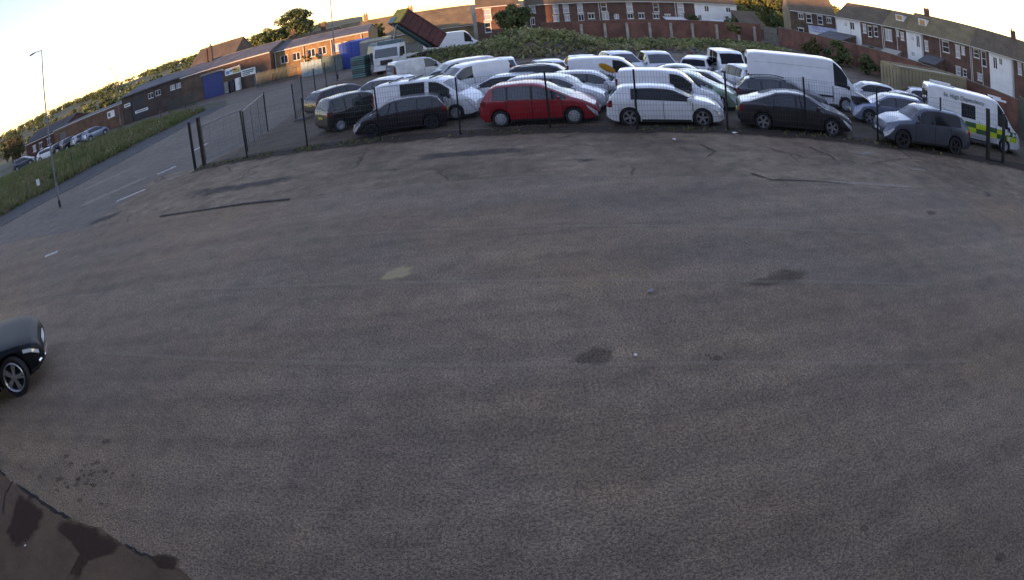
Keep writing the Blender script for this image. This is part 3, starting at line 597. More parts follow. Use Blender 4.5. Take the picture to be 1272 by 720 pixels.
def leafcloud(v, f, mi, c, rad, n, size, pick):
    for k in range(n):
        while True:
            d = Vector((random.uniform(-1, 1), random.uniform(-1, 1), random.uniform(-1, 1)))
            if .15 < d.length < 1: break
        d *= (.55+.45*random.random())/max(.3, d.length)*d.length**.5
        p = Vector((c[0]+d.x*rad[0], c[1]+d.y*rad[1], c[2]+d.z*rad[2])); a = Vector((random.gauss(0, 1), random.gauss(0, 1), random.gauss(0, .6))).normalized(); b_ = a.orthogonal().normalized(); b_.rotate(Matrix.Rotation(random.uniform(0, 6.28), 3, a)); s_ = size*random.uniform(.6, 1.3); c_ = a.cross(b_)
        i = len(v); v += [tuple(p-b_*s_), tuple(p+c_*s_*.45), tuple(p+b_*s_), tuple(p-c_*s_*.45)]; f.append((i, i+1, i+2, i+3)); mi.append(pick(p, d))
def leafmesh(name, v, f, mi, mats, parent=None):
    me = bpy.data.meshes.new(name); me.from_pydata(v, [], f)
    for m_ in mats: me.materials.append(m_)
    me.polygons.foreach_set('material_index', mi); return put(name, me, parent)
v, f, mi = [], [], []
for k in range(3300):
    x, y = random.uniform(-7, 28), random.uniform(50.5, 66.5); z = mz(x, y)
    if z < .08 or (x > 8 and y > 60.5) or random.random() > .55+1.1*max(0, noise.noise((x*.25, y*.25, 9))+.3): continue
    r = random.uniform(.22, .62)*(1.1 if y > 55 and x < 8 else .6); tone = noise.noise((x*.4, y*.4, 11)); fr = y < 53.2
    leafcloud(v, f, mi, (x, y, z+r*.35), (r, r, r*random.uniform(.6, 1.0)), 40, .15, lambda p, d: (3 if random.random() < (.45 if fr else .07) else min(2, max(0, int(1.2+tone*2.2+random.gauss(0, .6))))))
tag(leafmesh('undergrowth', v, f, mi, LF), 'brambles and weeds covering the rubble mound', kind='stuff')
v = MB()
for k in range(420):
    x, y = random.uniform(-8, 27), random.uniform(50, 54.5); z = mz(x, y); s_ = random.uniform(.07, .26); a = random.uniform(0, 3)
    v.box((x, y, z+s_*.2), (s_*1.5, s_, s_*.8), a, random.randrange(2), Matrix.Rotation(a, 3, 'Z') @ Matrix.Rotation(random.uniform(-.5, .5), 3, 'X'))
tag(v.build('rubble', [mat('rubble_brick', (.16, .07, .05), .9, 0, .3, 4), mat('rubble_grey', (.16, .15, .14), .9, 0, .3, 4)]), 'broken bricks and stones along the front of the mound', kind='stuff')

v, f, mi = [], [], []
for k in range(420):
    x, y = random.uniform(-80, -26), random.uniform(31, 63)
    if not inside((x, y), VERGE) or noise.noise((x*.12, y*.12, 6)) < -.05: continue
    r = random.uniform(.25, .75); tone = noise.noise((x*.3, y*.3, 2)); leafcloud(v, f, mi, (x, y, r*.4), (r, r, r*random.uniform(.7, 1.2)), 34, .12, lambda p, d: (3 if random.random() < .3 else min(2, max(0, int(.8+tone*2+random.gauss(0, .6))))))
tag(leafmesh('undergrowth', v, f, mi, LF), 'docks and brambles among the grass of the verge', kind='stuff')
# ------------------------------------------------------------------ storage lot fence: steel posts with welded mesh
M_POST = mat('green_black_steel', (.014, .022, .022), .5, .3, .3, 8); M_WIRE = mat('mesh_wire', (.075, .095, .095), .5, .5)
M_GALV = mat('galvanised', (.22, .23, .23), .5, .6, .25, 6)
FH = 2.15
def post(x, y, parent, h=FH, w=.06, lean=0, m=M_POST):
    p = MB(); p.box((0, 0, h/2), (w, w, h)); p.box((0, 0, h+.006), (w+.012, w+.012, .012)); p.box((0, 0, .012), (w+.10, w+.10, .02))
    o = p.build('post', m, parent, loc=(x, y, 0)); o.rotation_euler = (random.uniform(-.012, .012), lean, random.uniform(-.1, .1)); return o
def mesh_panel(a, b, parent, h=FH, step=.10, vstep=.20, r=.0032, z0=.06):
    L = hypot(b[0]-a[0], b[1]-a[1]); ux, uy = (b[0]-a[0])/L, (b[1]-a[1])/L; p = MB(); n = int(L/step)
    for i in range(1, n): p.box((i*L/n, 0, (h+z0)/2), (r*2, r*2, h-z0-.05))
    for k in range(int((h-z0)/vstep)+1): p.box((L/2, .006, min(z0+.02+k*vstep, h-.03)), (L-.05, r*2, r*2))
    o = p.build('mesh_panel', M_WIRE, parent, loc=(a[0], a[1], 0), rz=atan2(uy, ux)); return o
FP = [(-10.5, 26.75), (-7.46, 26.1), (-4.23, 25.0), (-1.23, 24.15), (1.89, 23.55), (4.75, 22.45), (7.92, 21.9), (10.83, 21.05), (13.72, 20.05), (16.75, 19.25), (19.03, 18.07)]
fn = empty('mesh_fence', (0, 0, 0)); tag(fn, 'long dark steel mesh fence standing in front of the parked cars', 'fence')
for i, (x, y) in enumerate(FP):
    post(x, y, fn, lean=random.uniform(-.02, .02), w=.16 if i == len(FP)-1 else .06)
for a, b in zip(FP, FP[1:]): mesh_panel(a, b, fn)
fs = empty('mesh_fence', (0, 0, 0)); tag(fs, 'dark steel mesh fence running back along the side road', 'fence')
SP = [(-11.65, 33.39), (-10.39, 34.77), (-11.2, 39.5), (-11.62, 44.44), (-12.0, 49.4), (-12.26, 54.44)]
for i, (x, y) in enumerate(SP): post(x, y, fs, lean=random.uniform(-.02, .02))
for a, b in zip(SP[1:], SP[2:]): mesh_panel(a, b, fs, step=.2, vstep=.3)
p = MB(); p.box((-10.15, 34.9, .06), (.7, .5, .12), .3); p.build('concrete_footing', M_KERB, fs)
# gate leaf standing open beside the side road
gt = empty('gate', (-12.95, 27.4, 0)); tag(gt, 'open grey steel mesh gate leaf leaning beside the side road', 'gate')
gd = Vector((-11.75+12.95, 30.2-27.4)); gl_ = gd.length; ga = atan2(gd.y, gd.x); gt.rotation_euler.z = ga
p = MB(); p.tube([(.05, 0, .25), (.05, 0, 1.85), (gl_, 0, 1.85), (gl_, 0, .25), (.05, 0, .25)], .028, 6); p.build('gate_frame', M_GALV, gt)
for i in range(1, 6):
    p = MB(); p.tube([(gl_*i/6, 0, .25), (gl_*i/6, 0, 1.85)], .014, 6); p.build('bar', M_GALV, gt)
p = MB()
for i in range(1, 30): p.box((gl_*i/30, 0, 1.05), (.0036, .0036, 1.58))
for k in range(9): p.box((gl_/2, .006, .3+k*.19), (gl_-.06, .006, .006))
p.build('mesh_infill', M_WIRE, gt)
g2 = empty('gate', (-10.5, 26.85, 0)); tag(g2, 'grey steel mesh gate leaf hung from the end of the front fence', 'gate')
gd = Vector((-11.6+10.5, 33.2-26.85)); gl2 = gd.length; g2.rotation_euler.z = atan2(gd.y, gd.x)
p = MB(); p.tube([(.1, 0, .25), (.1, 0, 2.08)], .03, 6); p.build('stile', M_POST, g2); p = MB(); p.tube([(gl2, 0, .25), (gl2, 0, 2.08)], .03, 6); p.build('stile', M_POST, g2); p = MB(); p.tube([(.1, 0, 2.1), (gl2, 0, 2.1)], .016, 6); p.build('top_rail', M_GALV, g2); p = MB(); p.tube([(.1, 0, .25), (gl2, 0, .25)], .014, 6); p.build('bottom_rail', M_POST, g2)
for i in range(1, 3):
    p = MB(); p.tube([(gl2*i/3, 0, .25), (gl2*i/3, 0, 2.1)], .012, 6); p.build('bar', M_WIRE, g2)
p = MB()
for i in range(1, 45): p.box((gl2*i/45, 0, 1.17), (.0036, .0036, 1.83))
for k in range(10): p.box((gl2/2, .006, .3+k*.19), (gl2-.1, .006, .006))
p.build('mesh_infill', M_WIRE, g2)
def lone_post(x, y, h, w, m, label, nm='gate_post', cat='gate post', lean=0):
    o = empty(nm, (x, y, 0)); tag(o, label, cat); p = MB(); p.box((0, 0, h/2), (w, w, h)); b = p.build('shaft', m, o); p = MB(); p.box((0, 0, h+.01), (w+.03, w+.03, .02)); p.build('cap', m, o); o.rotation_euler.y = lean; return o
lone_post(-13.31, 26.83, 2.25, .11, M_POST, 'thin black gate post at the corner of the side road')
lone_post(-13.02, 27.32, 2.3, .16, mat('rusty_timber', (.055, .036, .026), .85, 0, .4, 6), 'thick brown gate post next to the thin black one')
# second gateway at the right end, black frame on the ground
gr = empty('gate', (19.03, 18.07, 0)); tag(gr, 'narrow dark steel gate frame in front of the ambulance', 'gate')
p = MB(); p.box((.95, -.25, 1.05), (.13, .13, 2.1)); p.build('post', M_POST, gr); p = MB(); p.box((.48, -.12, .05), (.95, .08, .07), -.26); p.build('bottom_rail', M_POST, gr)
p = MB()
for i in range(1, 9): p.box((.95*i/9, -.25*i/9, 1.05), (.006, .006, 1.9))
for k in range(10): p.box((.475, -.125, .15+.2*k), (.9, .006, .006), -.257)
p.build('mesh_infill', M_WIRE, gr)
# ------------------------------------------------------------------ street lamps
def lamp(x, y, h, label, az=0, arm=.9, r=.085):
    o = empty('street_lamp', (x, y, 0), az); tag(o, label, 'street lamp', 'street lamps along the side road')
    p = MB(); p.tube([(0, 0, 0), (0, 0, 1.3)], r, 10); p.tube([(0, 0, 1.3), (0, 0, 1.36)], [r, r*.68], 10, caps=False); p.tube([(0, 0, 1.36), (0, 0, h)], [r*.68, r*.42], 10); p.build('column', M_GALV, o, smooth=40)
    p = MB(); p.tube([(0, 0, .05), (0, 0, .42)], r*1.06, 10); p.build('base_band', TRIM, o, smooth=40)
    p = MB(); p.tube([(0, 0, h-.02), (arm*.4, 0, h+.05), (arm*.6, 0, h+.07)], .03, 6); p.build('arm', M_GALV, o)
    p = MB(); p.lathe([(.001, -.30), (.5, -.24), (.8, 0), (.7, .22), (.001, .30)], 8); p.v = [(v_[1]+arm*.6+.2, v_[0]*.16, h+.075+v_[2]*.075) for v_ in p.v]; p.build('lantern', mat('lantern_grey', (.16, .17, .17), .5), o, smooth=40)
lamp(-23.2, 27.0, 9.1, 'tall grey street lamp nearest the camera beside the side road', pi, 1.1)
lamp(-44.6, 68.6, 8.1, 'grey street lamp in front of the dark brick workshop', pi, .8)
lamp(-12.6, 56.2, 9.4, 'tall grey street lamp between the workshops and the lorry, running out of the top', pi, .8)
lamp(-84, 80, 6.2, 'small far street lamp at the left edge before the autumn trees', pi, .8)
# small verge sign and marker posts
o = empty('marker_sign', (-33.6, 36.6, 0)); tag(o, 'small white marker sign standing on the grass verge', 'sign'); p = MB(); p.box((0, 0, .3), (.08, .08, .6)); p.build('stake', TRIM, o); p = MB(); p.box((0, -.06, .72), (.40, .03, .5)); p.build('plate', M_PAPER, o)
for i, (x, y, lab) in enumerate([(-37.5, 47, 'thin timber stake in the grass behind the nearest lamp'), (-30.5, 55, 'thin timber stake at the far tip of the grass verge'), (-52, 53, 'thin timber stake in the grass before the white parked car')]):
    o = empty('fence_stake', (x, y, 0)); tag(o, lab, 'stake', 'timber stakes in the grass verge'); p = MB(); p.tube([(0, 0, 0), (.03, 0, 1.35)], .045, 6); p.build('stake', mat('old_timber', (.075, .062, .045), .9, 0, .3, 5), o); p = MB(); p.tube([(.02, 0, 1.2), (.02, .02, 1.38)], .05, 6); p.build('tip', M_GALV, o)
# palisade fences by the workshops
M_TEAL = mat('teal_steel', (.045, .10, .095), .6, 0, .3, 3); M_TEALP = mat('pale_teal_board', (.22, .34, .35), .6, 0, .25, 2); M_DKGREEN = mat('dark_green_steel', (.020, .045, .036), .6, 0, .3, 4)
def palisade(a, b, h, m, label, pitch=.16, pw=.075):
    L = hypot(b[0]-a[0], b[1]-a[1]); o = empty('palisade_fence', (a[0], a[1], 0), atan2(b[1]-a[1], b[0]-a[0])); tag(o, label, 'fence'); me = None
    for i in range(int(L/pitch)):
        if me is None:
            p = MB(); p.b2((-pw/2, -.012, .08), (pw/2, .012, h-.12)); k = len(p.v); p.v += [(-pw/2, 0, h-.12), (pw/2, 0, h-.12), (0, 0, h)]; p.f.append((k, k+1, k+2)); p.mi.append(0); q = p.build('pale', m, o); me = q.data
        else: q = put('pale', me, o)
        q.location = (pitch*(i+.5), 0, 0)
    for z in (.4, h-.45):
        p = MB(); p.b2((0, .02, z), (L, .06, z+.06)); p.build('rail', m, o)
    for i in range(int(L/2.75)+1):
        p = MB(); p.box((min(i*2.75, L), .09, h/2), (.07, .07, h)); p.build('post', m, o)
palisade((-24.2, 67.4), (-19.0, 66.6), 1.75, M_DKGREEN, 'dark green steel palisade fence in front of the yellow brick workshop')
palisade((-36.2, 67.6), (-31.6, 66.6), 1.6, M_DKGREEN, 'dark green steel palisade fence left of the blue roller door')
def boards(a, b, h, m, label, n):
    L = hypot(b[0]-a[0], b[1]-a[1]); o = empty('board_fence', (a[0], a[1], 0), atan2(b[1]-a[1], b[0]-a[0])); tag(o, label, 'fence')
    for i in range(n):
        p = MB(); p.b2((L*i/n+.01, -.02, .1), (L*(i+1)/n-.01, .02+.02*(i % 2), h-.04*(i % 3))); p.build('board', m, o)
    for z in (.4, h-.4): p = MB(); p.b2((0, .05, z), (L, .10, z+.08)); p.build('rail', m, o)
boards((-18.6, 66.2), (-16.3, 66.0), 1.75, M_TEALP, 'pale teal board panel beside the teal fence', 6)
boards((-16.2, 66.0), (-13.9, 64.8), 1.85, M_TEAL, 'dull teal board fence running up to the blue container', 8)
# ------------------------------------------------------------------ boundary walls
M_BRICKR = brick_mat('boundary_brick', (.27, .075, .050), (.20, .060, .045), (.20, .13, .10)); M_CONC = mat('post_concrete', (.38, .33, .27), .9, 0, .3, 3); M_COPE = mat('coping', (.17, .10, .075), .85, 0, .3, 4)
def wall(a, b, h, label, posts=None, m=M_BRICKR, cope=True, th=.22, z0=-.1):
    L = hypot(b[0]-a[0], b[1]-a[1]); o = empty('boundary_wall', (a[0], a[1], 0), atan2(b[1]-a[1], b[0]-a[0])); tag(o, label, 'wall')
    p = MB(); p.b2((0, 0, z0), (L, th, h)); p.build('wall', m, o)
    n = max(1, int(L/.6))
    if cope:
        for i in range(n): p = MB(); p.b2((L*i/n+.006, -.04, h), (L*(i+1)/n-.006, th+.04, h+.075+random.uniform(0, .012))); p.build('coping_stone', M_COPE, o)
    for t in posts or []: p = MB(); p.b2((t-.14, -.16, z0), (t+.14, -.002, h-.28)); p.build('post', M_CONC, o)
    return o
def pxs(xs, a): return [x-a for x in xs]
wall((5.6, 68.6), (29.6, 67.9), 2.0, 'long red brick boundary wall with pale concrete posts behind the mound', posts=[4.0, 6.4, 8.7, 11.1, 13.4, 15.8, 18.6, 21.2, 23.2])
M_GATEW = mat('weathered_gate', (.16, .15, .12), .85, 0, .3, 4)
gw = empty('timber_gate', (29.75, 67.3, 0), R(-80)); tag(gw, 'weathered grey timber gate in the brick boundary wall', 'gate')
for i in range(16): p = MB(); p.b2((i*.17+.005, -.03, .05), (i*.17+.165, .01, 1.9-.02*(i % 3))); p.build('plank', M_GATEW, gw)
for z in (.4, 1.5): p = MB(); p.b2((0, .012, z), (2.72, .05, z+.12)); p.build('ledge', M_GATEW, gw)
wall((30.2, 64.3), (29.8, 36.5), 2.0, 'red brick boundary wall down the right side of the lot', posts=None)
wall((29.8, 36.4), (29.3, 24.5), 1.95, 'nearer length of red brick boundary wall behind the ambulance', posts=None)
M_GREENW = mat('green_painted_wall', (.050, .075, .048), .8, 0, .3, 1.5)
gwl = wall((29.2, 24.4), (22.6, 16.9), 2.3, 'dull green boarded wall at the right edge of the frame', m=M_GREENW, cope=False, th=.12)
for i in range(10): p = MB(); p.b2((i*1.0-.04, -.05, 0), (i*1.0+.04, -.002, 2.34)); p.build('batten', M_GREENW, gwl)
# shipping containers
def container(c, d, h, rz, m, mtop, label, cat='container', nrib=14):
    o = empty('shipping_container', (c[0], c[1], c[2] if len(c) > 2 else 0), rz); tag(o, label, cat); lx, ly = d
    p = MB(); p.b2((-lx/2+.03, -ly/2+.03, .12), (lx/2-.03, ly/2-.03, h-.05)); p.build('shell', m, o); me = None
    for k in range(nrib):
        x = -lx/2+.15+(lx-.3)*(k+.5)/nrib; w = (lx-.3)/nrib*.28
        for sy in (-1, 1):
            if me is None: p = MB(); p.b2((-w, -.025, .2), (w, .025, h-.12)); q = p.build('rib', m, o); me = q.data
            else: q = put('rib', me, o)
            q.location = (x, sy*(ly/2-.02), 0)
    for sx in (-1, 1):
        for sy in (-1, 1): p = MB(); p.b2((sx*lx/2-.08*(sx > 0), sy*ly/2-.08*(sy > 0), 0), (sx*lx/2+.08*(sx < 0), sy*ly/2+.08*(sy < 0), h)); p.build('corner_post', m, o)
    for z in (.06, h-.02):
        for sy in (-1, 1): p = MB(); p.box((0, sy*(ly/2-.04), z), (lx-.16, .09, .13)); p.build('frame_rail', mtop, o)
        for sx in (-1, 1): p = MB(); p.box((sx*(lx/2-.04), 0, z), (.09, ly-.16, .13)); p.build('frame_rail', mtop, o)
    for sx, sy in ((-1, -1), (-1, 1)):
        p = MB(); p.b2((-lx/2-.02, sy*.04, .15), (-lx/2+.02, sy*(ly/2-.10), h-.12)); dr = p.build('door', m, o)
        for yy in (.16, .34): p = MB(); p.tube([(-lx/2-.045, sy*ly*yy, .2), (-lx/2-.045, sy*ly*yy, h-.2)], .018, 6); p.build('lock_bar', M_GALV, dr)
    return o
M_TAN = mat('tan_container', (.29, .22, .13), .7, 0, .25, 1.2); M_BLUE = mat('blue_container', (.010, .085, .36), .55, 0, .15, 1.5); M_GREYC = mat('grey_container', (.22, .22, .21), .7, 0, .2, 1.5); M_CREAM = mat('cream_rail', (.55, .48, .32), .6)
container((25.3, 30.6), (6.06, 2.44), 2.15, R(-4), M_TAN, M_TAN, 'tan shipping container standing behind the cars before the brick wall', nrib=20)
container((-13.35, 69.6), (2.3, 6.0), 2.75, 0, M_BLUE, M_BLUE, 'bright blue shipping container end on beside the workshops', nrib=5)
container((-10.9, 68.2), (2.5, 5.4), 2.55, 0, M_GREYC, M_CREAM, 'grey shipping container with a cream top rail beside the blue one', nrib=6)
# ------------------------------------------------------------------ buildings
M_ROOF = None
def roof_mat(name, c1, c2, row=.25):
    m, n, l, b = nodes_mat(name); b.inputs['Roughness'].default_value = .85
    tc = n.new('ShaderNodeTexCoord'); br = n.new('ShaderNodeTexBrick'); br.inputs['Scale'].default_value = 1; br.inputs['Brick Width'].default_value = .3; br.inputs['Row Height'].default_value = row; br.inputs['Mortar Size'].default_value = .02
    br.inputs['Color1'].default_value = (*c1, 1); br.inputs['Color2'].default_value = (*c2, 1); br.inputs['Mortar'].default_value = (*(x*.45 for x in c1), 1)
    no = n.new('ShaderNodeTexNoise'); no.inputs['Scale'].default_value = .5; no.inputs['Detail'].default_value = 6; rp = n.new('ShaderNodeValToRGB'); rp.color_ramp.elements[0].color = (.6, .6, .6, 1); rp.color_ramp.elements[1].color = (1.2, 1.2, 1.15, 1); rp.color_ramp.elements[0].position = .3; rp.color_ramp.elements[1].position = .7
    mx = n.new('ShaderNodeMix'); mx.data_type = 'RGBA'; mx.blend_type = 'MULTIPLY'; mx.inputs['Factor'].default_value = .8
    l.new(tc.outputs['Object'], br.inputs['Vector']); l.new(tc.outputs['Object'], no.inputs['Vector']); l.new(no.outputs['Fac'], rp.inputs['Fac']); l.new(br.outputs['Color'], mx.inputs['A']); l.new(rp.outputs['Color'], mx.inputs['B']); l.new(mx.outputs['Result'], b.inputs['Base Color']); return m
RT_BROWN = roof_mat('brown_roof_tile', (.18, .12, .075), (.14, .095, .062)); RT_SLATE = roof_mat('slate_roof', (.075, .070, .068), (.055, .052, .052)); RT_TAN = roof_mat('tan_roof_tile', (.28, .19, .10), (.22, .15, .085))
M_FELT = mat('grey_roof_sheet', (.11, .11, .115), .8, 0, .3, .8)
B_RED = brick_mat('house_brick_red', (.165, .060, .042), (.12, .048, .036), (.14, .10, .085)); B_BROWN = brick_mat('house_brick_brown', (.15, .070, .046), (.085, .048, .036), (.11, .09, .075)); B_DARK = brick_mat('workshop_brick_dark', (.085, .050, .042), (.062, .038, .034), (.09, .075, .065))
B_WORK = brick_mat('workshop_brick', (.145, .075, .050), (.105, .055, .040), (.12, .10, .085)); B_YEL = brick_mat('yellow_brick', (.36, .20, .075), (.28, .15, .06), (.26, .20, .14)); B_ORANGE = brick_mat('orange_brick', (.22, .085, .045), (.17, .065, .038), (.15, .11, .09)); B_TAN = brick_mat('tan_brick', (.38, .25, .13), (.31, .20, .11), (.22, .18, .13))
M_REND = mat('white_render', (.68, .68, .66), .8, 0, .10, .9); M_PVC = mat('white_frame', (.74, .74, .72), .5); M_STONE = mat('pale_lintel', (.50, .46, .40), .8, 0, .2, 3)
M_PANE = mat('window_pane', (.030, .034, .040), .08, spec=.7); M_CURT = mat('pale_pane', (.33, .35, .37), .25); M_POT = mat('chimney_pot', (.26, .13, .07), .8); M_PIPE = mat('down_pipe', (.55, .54, .50), .6); M_DPIPE = mat('dark_pipe', (.03, .03, .032), .6)
def wall_open(w, z0, z1, ops, th=.28):
    """wall panel in local XZ, facing -y, with recessed openings (x0,x1,za,zb)"""
    p = MB(); xs = sorted({0, w}|{o[0] for o in ops}|{o[1] for o in ops}); zs = sorted({z0, z1}|{o[2] for o in ops}|{o[3] for o in ops})
    for a, b in zip(xs, xs[1:]):
        for c, d in zip(zs, zs[1:]):
            mx_, mz_ = (a+b)/2, (c+d)/2
            if any(o[0] < mx_ < o[1] and o[2] < mz_ < o[3] for o in ops): continue
            p.face([(a, 0, c), (b, 0, c), (b, 0, d), (a, 0, d)])
    for x0, x1, a, b in ops:
        t = .13
        p.face([(x0, 0, a), (x0, t, a), (x0, t, b), (x0, 0, b)]); p.face([(x1, 0, b), (x1, t, b), (x1, t, a), (x1, 0, a)])
        p.face([(x0, 0, b), (x0, t, b), (x1, t, b), (x1, 0, b)]); p.face([(x1, 0, a), (x1, t, a), (x0, t, a), (x0, 0, a)])
    return p
def window(par, x0, x1, a, b, style='sash', lint=True, pane=None, frame=M_PVC):
    f = MB(); fw = .07; y = .07
    f.b2((x0, y, a), (x0+fw, y+.05, b)); f.b2((x1-fw, y, a), (x1, y+.05, b)); f.b2((x0+fw, y, a), (x1-fw, y+.05, a+fw)); f.b2((x0+fw, y, b-fw), (x1-fw, y+.05, b))
    m_ = (a+b)/2
    if style == 'sash': f.b2((x0+fw, y+.004, m_-.03), (x1-fw, y+.046, m_+.03))
    elif style == 'case': f.b2(((x0+x1)/2-.03, y+.004, a+fw), ((x0+x1)/2+.03, y+.046, b-fw))
    o = f.build('window', frame, par); p = MB(); p.face([(x0+fw*.5, y+.03, a+fw*.5), (x1-fw*.5, y+.03, a+fw*.5), (x1-fw*.5, y+.03, b-fw*.5), (x0+fw*.5, y+.03, b-fw*.5)]); p.build('pane', pane or (M_CURT if random.random() < .3 else M_PANE), o)
    if lint:
        s_ = MB(); s_.b2((x0-.08, -.055, a-.09), (x1+.08, .06, a-.002)); s_.build('sill', M_STONE, o); s_ = MB(); s_.b2((x0-.08, -.02, b+.002), (x1+.08, .05, b+.16)); s_.build('lintel', M_STONE, o)
    return o
def door(par, x0, x1, a, b, m):
    p = MB(); p.b2((x0, .06, a), (x1, .11, b)); d = p.build('door', m, par); p = MB(); p.box((x0+.1, .04, (a+b)/2), (.05, .05, .14)); p.build('handle', M_GALV, d); return d
def house(x, y, z, rz, w, d, eave, ridge, m, label, wins=(), doors=(), roof=RT_BROWN, chim=None, gable=None, name='terraced_house', cat='house', group=None, roller=(), pipes=(), over=.25, wall_z0=-.3, lean=None):
    """front faces local -y, w along local x; heights above z"""
    o = empty(name, (x, y, z), rz); tag(o, label, cat, group)
    ops = [q[:4] for q in wins]+[q[:4] for q in doors]+[q[:4] for q in roller]
    p = wall_open(w, wall_z0, eave, ops)
    p.face([(0, 0, wall_z0), (0, 0, eave), (0, d, eave), (0, d, wall_z0)]); p.face([(w, d, wall_z0), (w, d, eave), (w, 0, eave), (w, 0, wall_z0)]); p.face([(w, d, wall_z0), (0, d, wall_z0), (0, d, eave), (w, d, eave)])
    p.build('wall', m, o)
    gm = gable or m
    if ridge > eave+.3:
        for xx in (0.0, w):
            p = MB(); p.face([(xx, 0, eave), (xx, d, eave), (xx, d/2, ridge-.12)])
            if gable and xx == 0: p = MB(); p.face([(-.004, 0, wall_z0), (-.004, d, wall_z0), (-.004, d, eave), (-.004, d/2, ridge-.12), (-.004, 0, eave)])
            p.build('gable', gm if xx == 0 else m, o)
        t = .12; r = MB(); sl = (ridge-eave)/(d/2); e0 = eave-over*sl
        for a_, b_ in ((-over, d/2), (d+over, d/2)):
            k = len(r.v); r.v += [(-.02, a_, e0), (w+.02, a_, e0), (w+.02, b_, ridge), (-.02, b_, ridge), (-.02, a_, e0+t), (w+.02, a_, e0+t), (w+.02, b_, ridge+t), (-.02, b_, ridge+t)]
            for q in ((0, 1, 2, 3), (4, 7, 6, 5), (0, 4, 5, 1), (3, 2, 6, 7), (0, 3, 7, 4), (1, 5, 6, 2)): r.f.append(tuple(k+i for i in q)); r.mi.append(0)
    else:
        r = MB(); r.b2((-.1, -over, eave), (w+.1, d+.2, eave+.16))
    rf = r.build('roof', roof, o)
    if ridge > eave+.3: q = MB(); q.tube([(-.02, d/2, ridge+.11), (w+.02, d/2, ridge+.11)], .09, 6); q.build('ridge_tile', roof, rf)
    for c in chim or ():
        q = MB(); q.box((c[0], d/2+c[1], ridge+.35), (c[2], .5, 1.5)); q.box((c[0], d/2+c[1], ridge+1.08), (c[2]+.1, .6, .10)); ch = q.build('chimney', m if m is not M_REND else B_RED, rf)
        for k in range(2): q = MB(); q.tube([(c[0]+(k-.5)*c[2]*.5, d/2+c[1], ridge+1.12), (c[0]+(k-.5)*c[2]*.5, d/2+c[1], ridge+1.5)], [.12, .09], 8); q.build('chimney_pot', M_POT, ch)
    q = MB(); q.b2((0, -over-.09, (eave-over*.6 if ridge > eave+.3 else eave)-.02), (w, -over+.005, (eave-over*.6 if ridge > eave+.3 else eave)+.08)); q.build('gutter', M_PIPE if m is not B_DARK else M_DPIPE, o)
    for wq in wins: window(o, *wq[:4], *(wq[4:] if len(wq) > 4 else ()))
    for dq in doors: door(o, *dq)
    for rq in roller:
        f = MB(); n = 14
        for k in range(n): za = rq[2]+(rq[3]-rq[2])*k/n; f.b2((rq[0], .06+(.012 if k % 2 else 0), za), (rq[1], .12, rq[2]+(rq[3]-rq[2])*(k+1)/n))
        f.build('roller_door', rq[4], o)
    for px in pipes: q = MB(); q.tube([(px, -.09, .1), (px, -.09, eave-.1)], .05, 6); q.build('down_pipe', M_PIPE, o)
    return o
D_WHITE = mat('white_door', (.6, .6, .58), .5); D_DARK = mat('dark_door', (.02, .022, .03), .5); D_TEAL = mat('teal_door', (.07, .12, .13), .6); D_GREY = mat('shutter_grey', (.10, .10, .105), .6); D_BLUE = mat('blue_shutter', (.010, .045, .17), .5, 0, .12, 2)
# --- centre terrace: houses side by side behind the boundary wall (front at y 92, land 1.6 m down)
ZC = -1.6; CE = 5.55
def cw(x0, spec):  # world x,z windows to local
    return [(a-x0, b-x0, c-ZC, d-ZC)+tuple(r) for a, b, c, d, *r in spec]
ct = [
 (6.0, 9.05, B_RED, [(6.2, 7.0, 2.65, 3.85), (6.1, 6.75, .95, 1.95, 'case')], 'red brick terraced house with one upper window beside the bush'),
 (9.05, 12.1, B_RED, [(9.3, 10.1, 2.4, 3.8), (10.7, 11.5, 2.4, 3.8), (9.25, 10.05, 1.2, 2.05, 'case'), (10.8, 11.5, 1.2, 2.05, 'case')], 'red brick terraced house with two tall white upper windows close together'),
 (12.1, 15.4, B_RED, [(12.65, 13.4, 2.3, 3.75), (12.65, 13.45, 1.1, 2.1, 'case'), (14.0, 14.9, 1.35, 2.15, 'case')], 'red brick terraced house with one upper and two lower windows'),
 (15.4, 19.1, B_RED, [(15.9, 16.75, 2.4, 3.8), (15.95, 16.9, 1.1, 2.1, 'case'), (17.6, 18.3, 1.2, 2.0, 'case', False, M_CURT)], 'red brick terraced house with a bright square lower window'),
 (19.1, 22.8, B_RED, [(19.5, 20.4, 2.3, 3.85), (19.5, 20.35, 1.25, 2.05, 'case'), (21.1, 21.95, 1.25, 2.05, 'case')], 'red brick terraced house left of the long white gutter'),
 (22.8, 26.4, B_RED, [(23.35, 24.2, 2.3, 3.75), (23.2, 24.1, 1.25, 1.95, 'case'), (24.95, 25.75, 1.05, 1.85, 'case')], 'red brick terraced house with a white porch roof below'),
 (26.4, 29.6, B_RED, [(26.95, 27.95, 2.3, 3.8), (26.95, 27.8, 1.0, 2.0, 'case')], 'red brick terraced house next to the white rendered one'),
 (29.6, 36.4, M_REND, [(31.15, 31.9, 2.5, 3.5, 'case', False), (30.0, 30.6, 1.1, 2.0, 'case', False), (34.6, 35.4, 2.6, 3.4, 'case', False)], 'white rendered house at the right end of the far terrace'),
]
for k, (a, b, m, wins, lab) in enumerate(ct):
    house(a, 92, ZC, 0, b-a, 8, CE, 8.1, m, lab, cw(a, wins), roof=RT_BROWN, chim=[(b-a-.35, 0, .8)] if k % 2 == 0 else None, group='houses of the far terrace', pipes=[.2] if k % 3 == 0 else [])
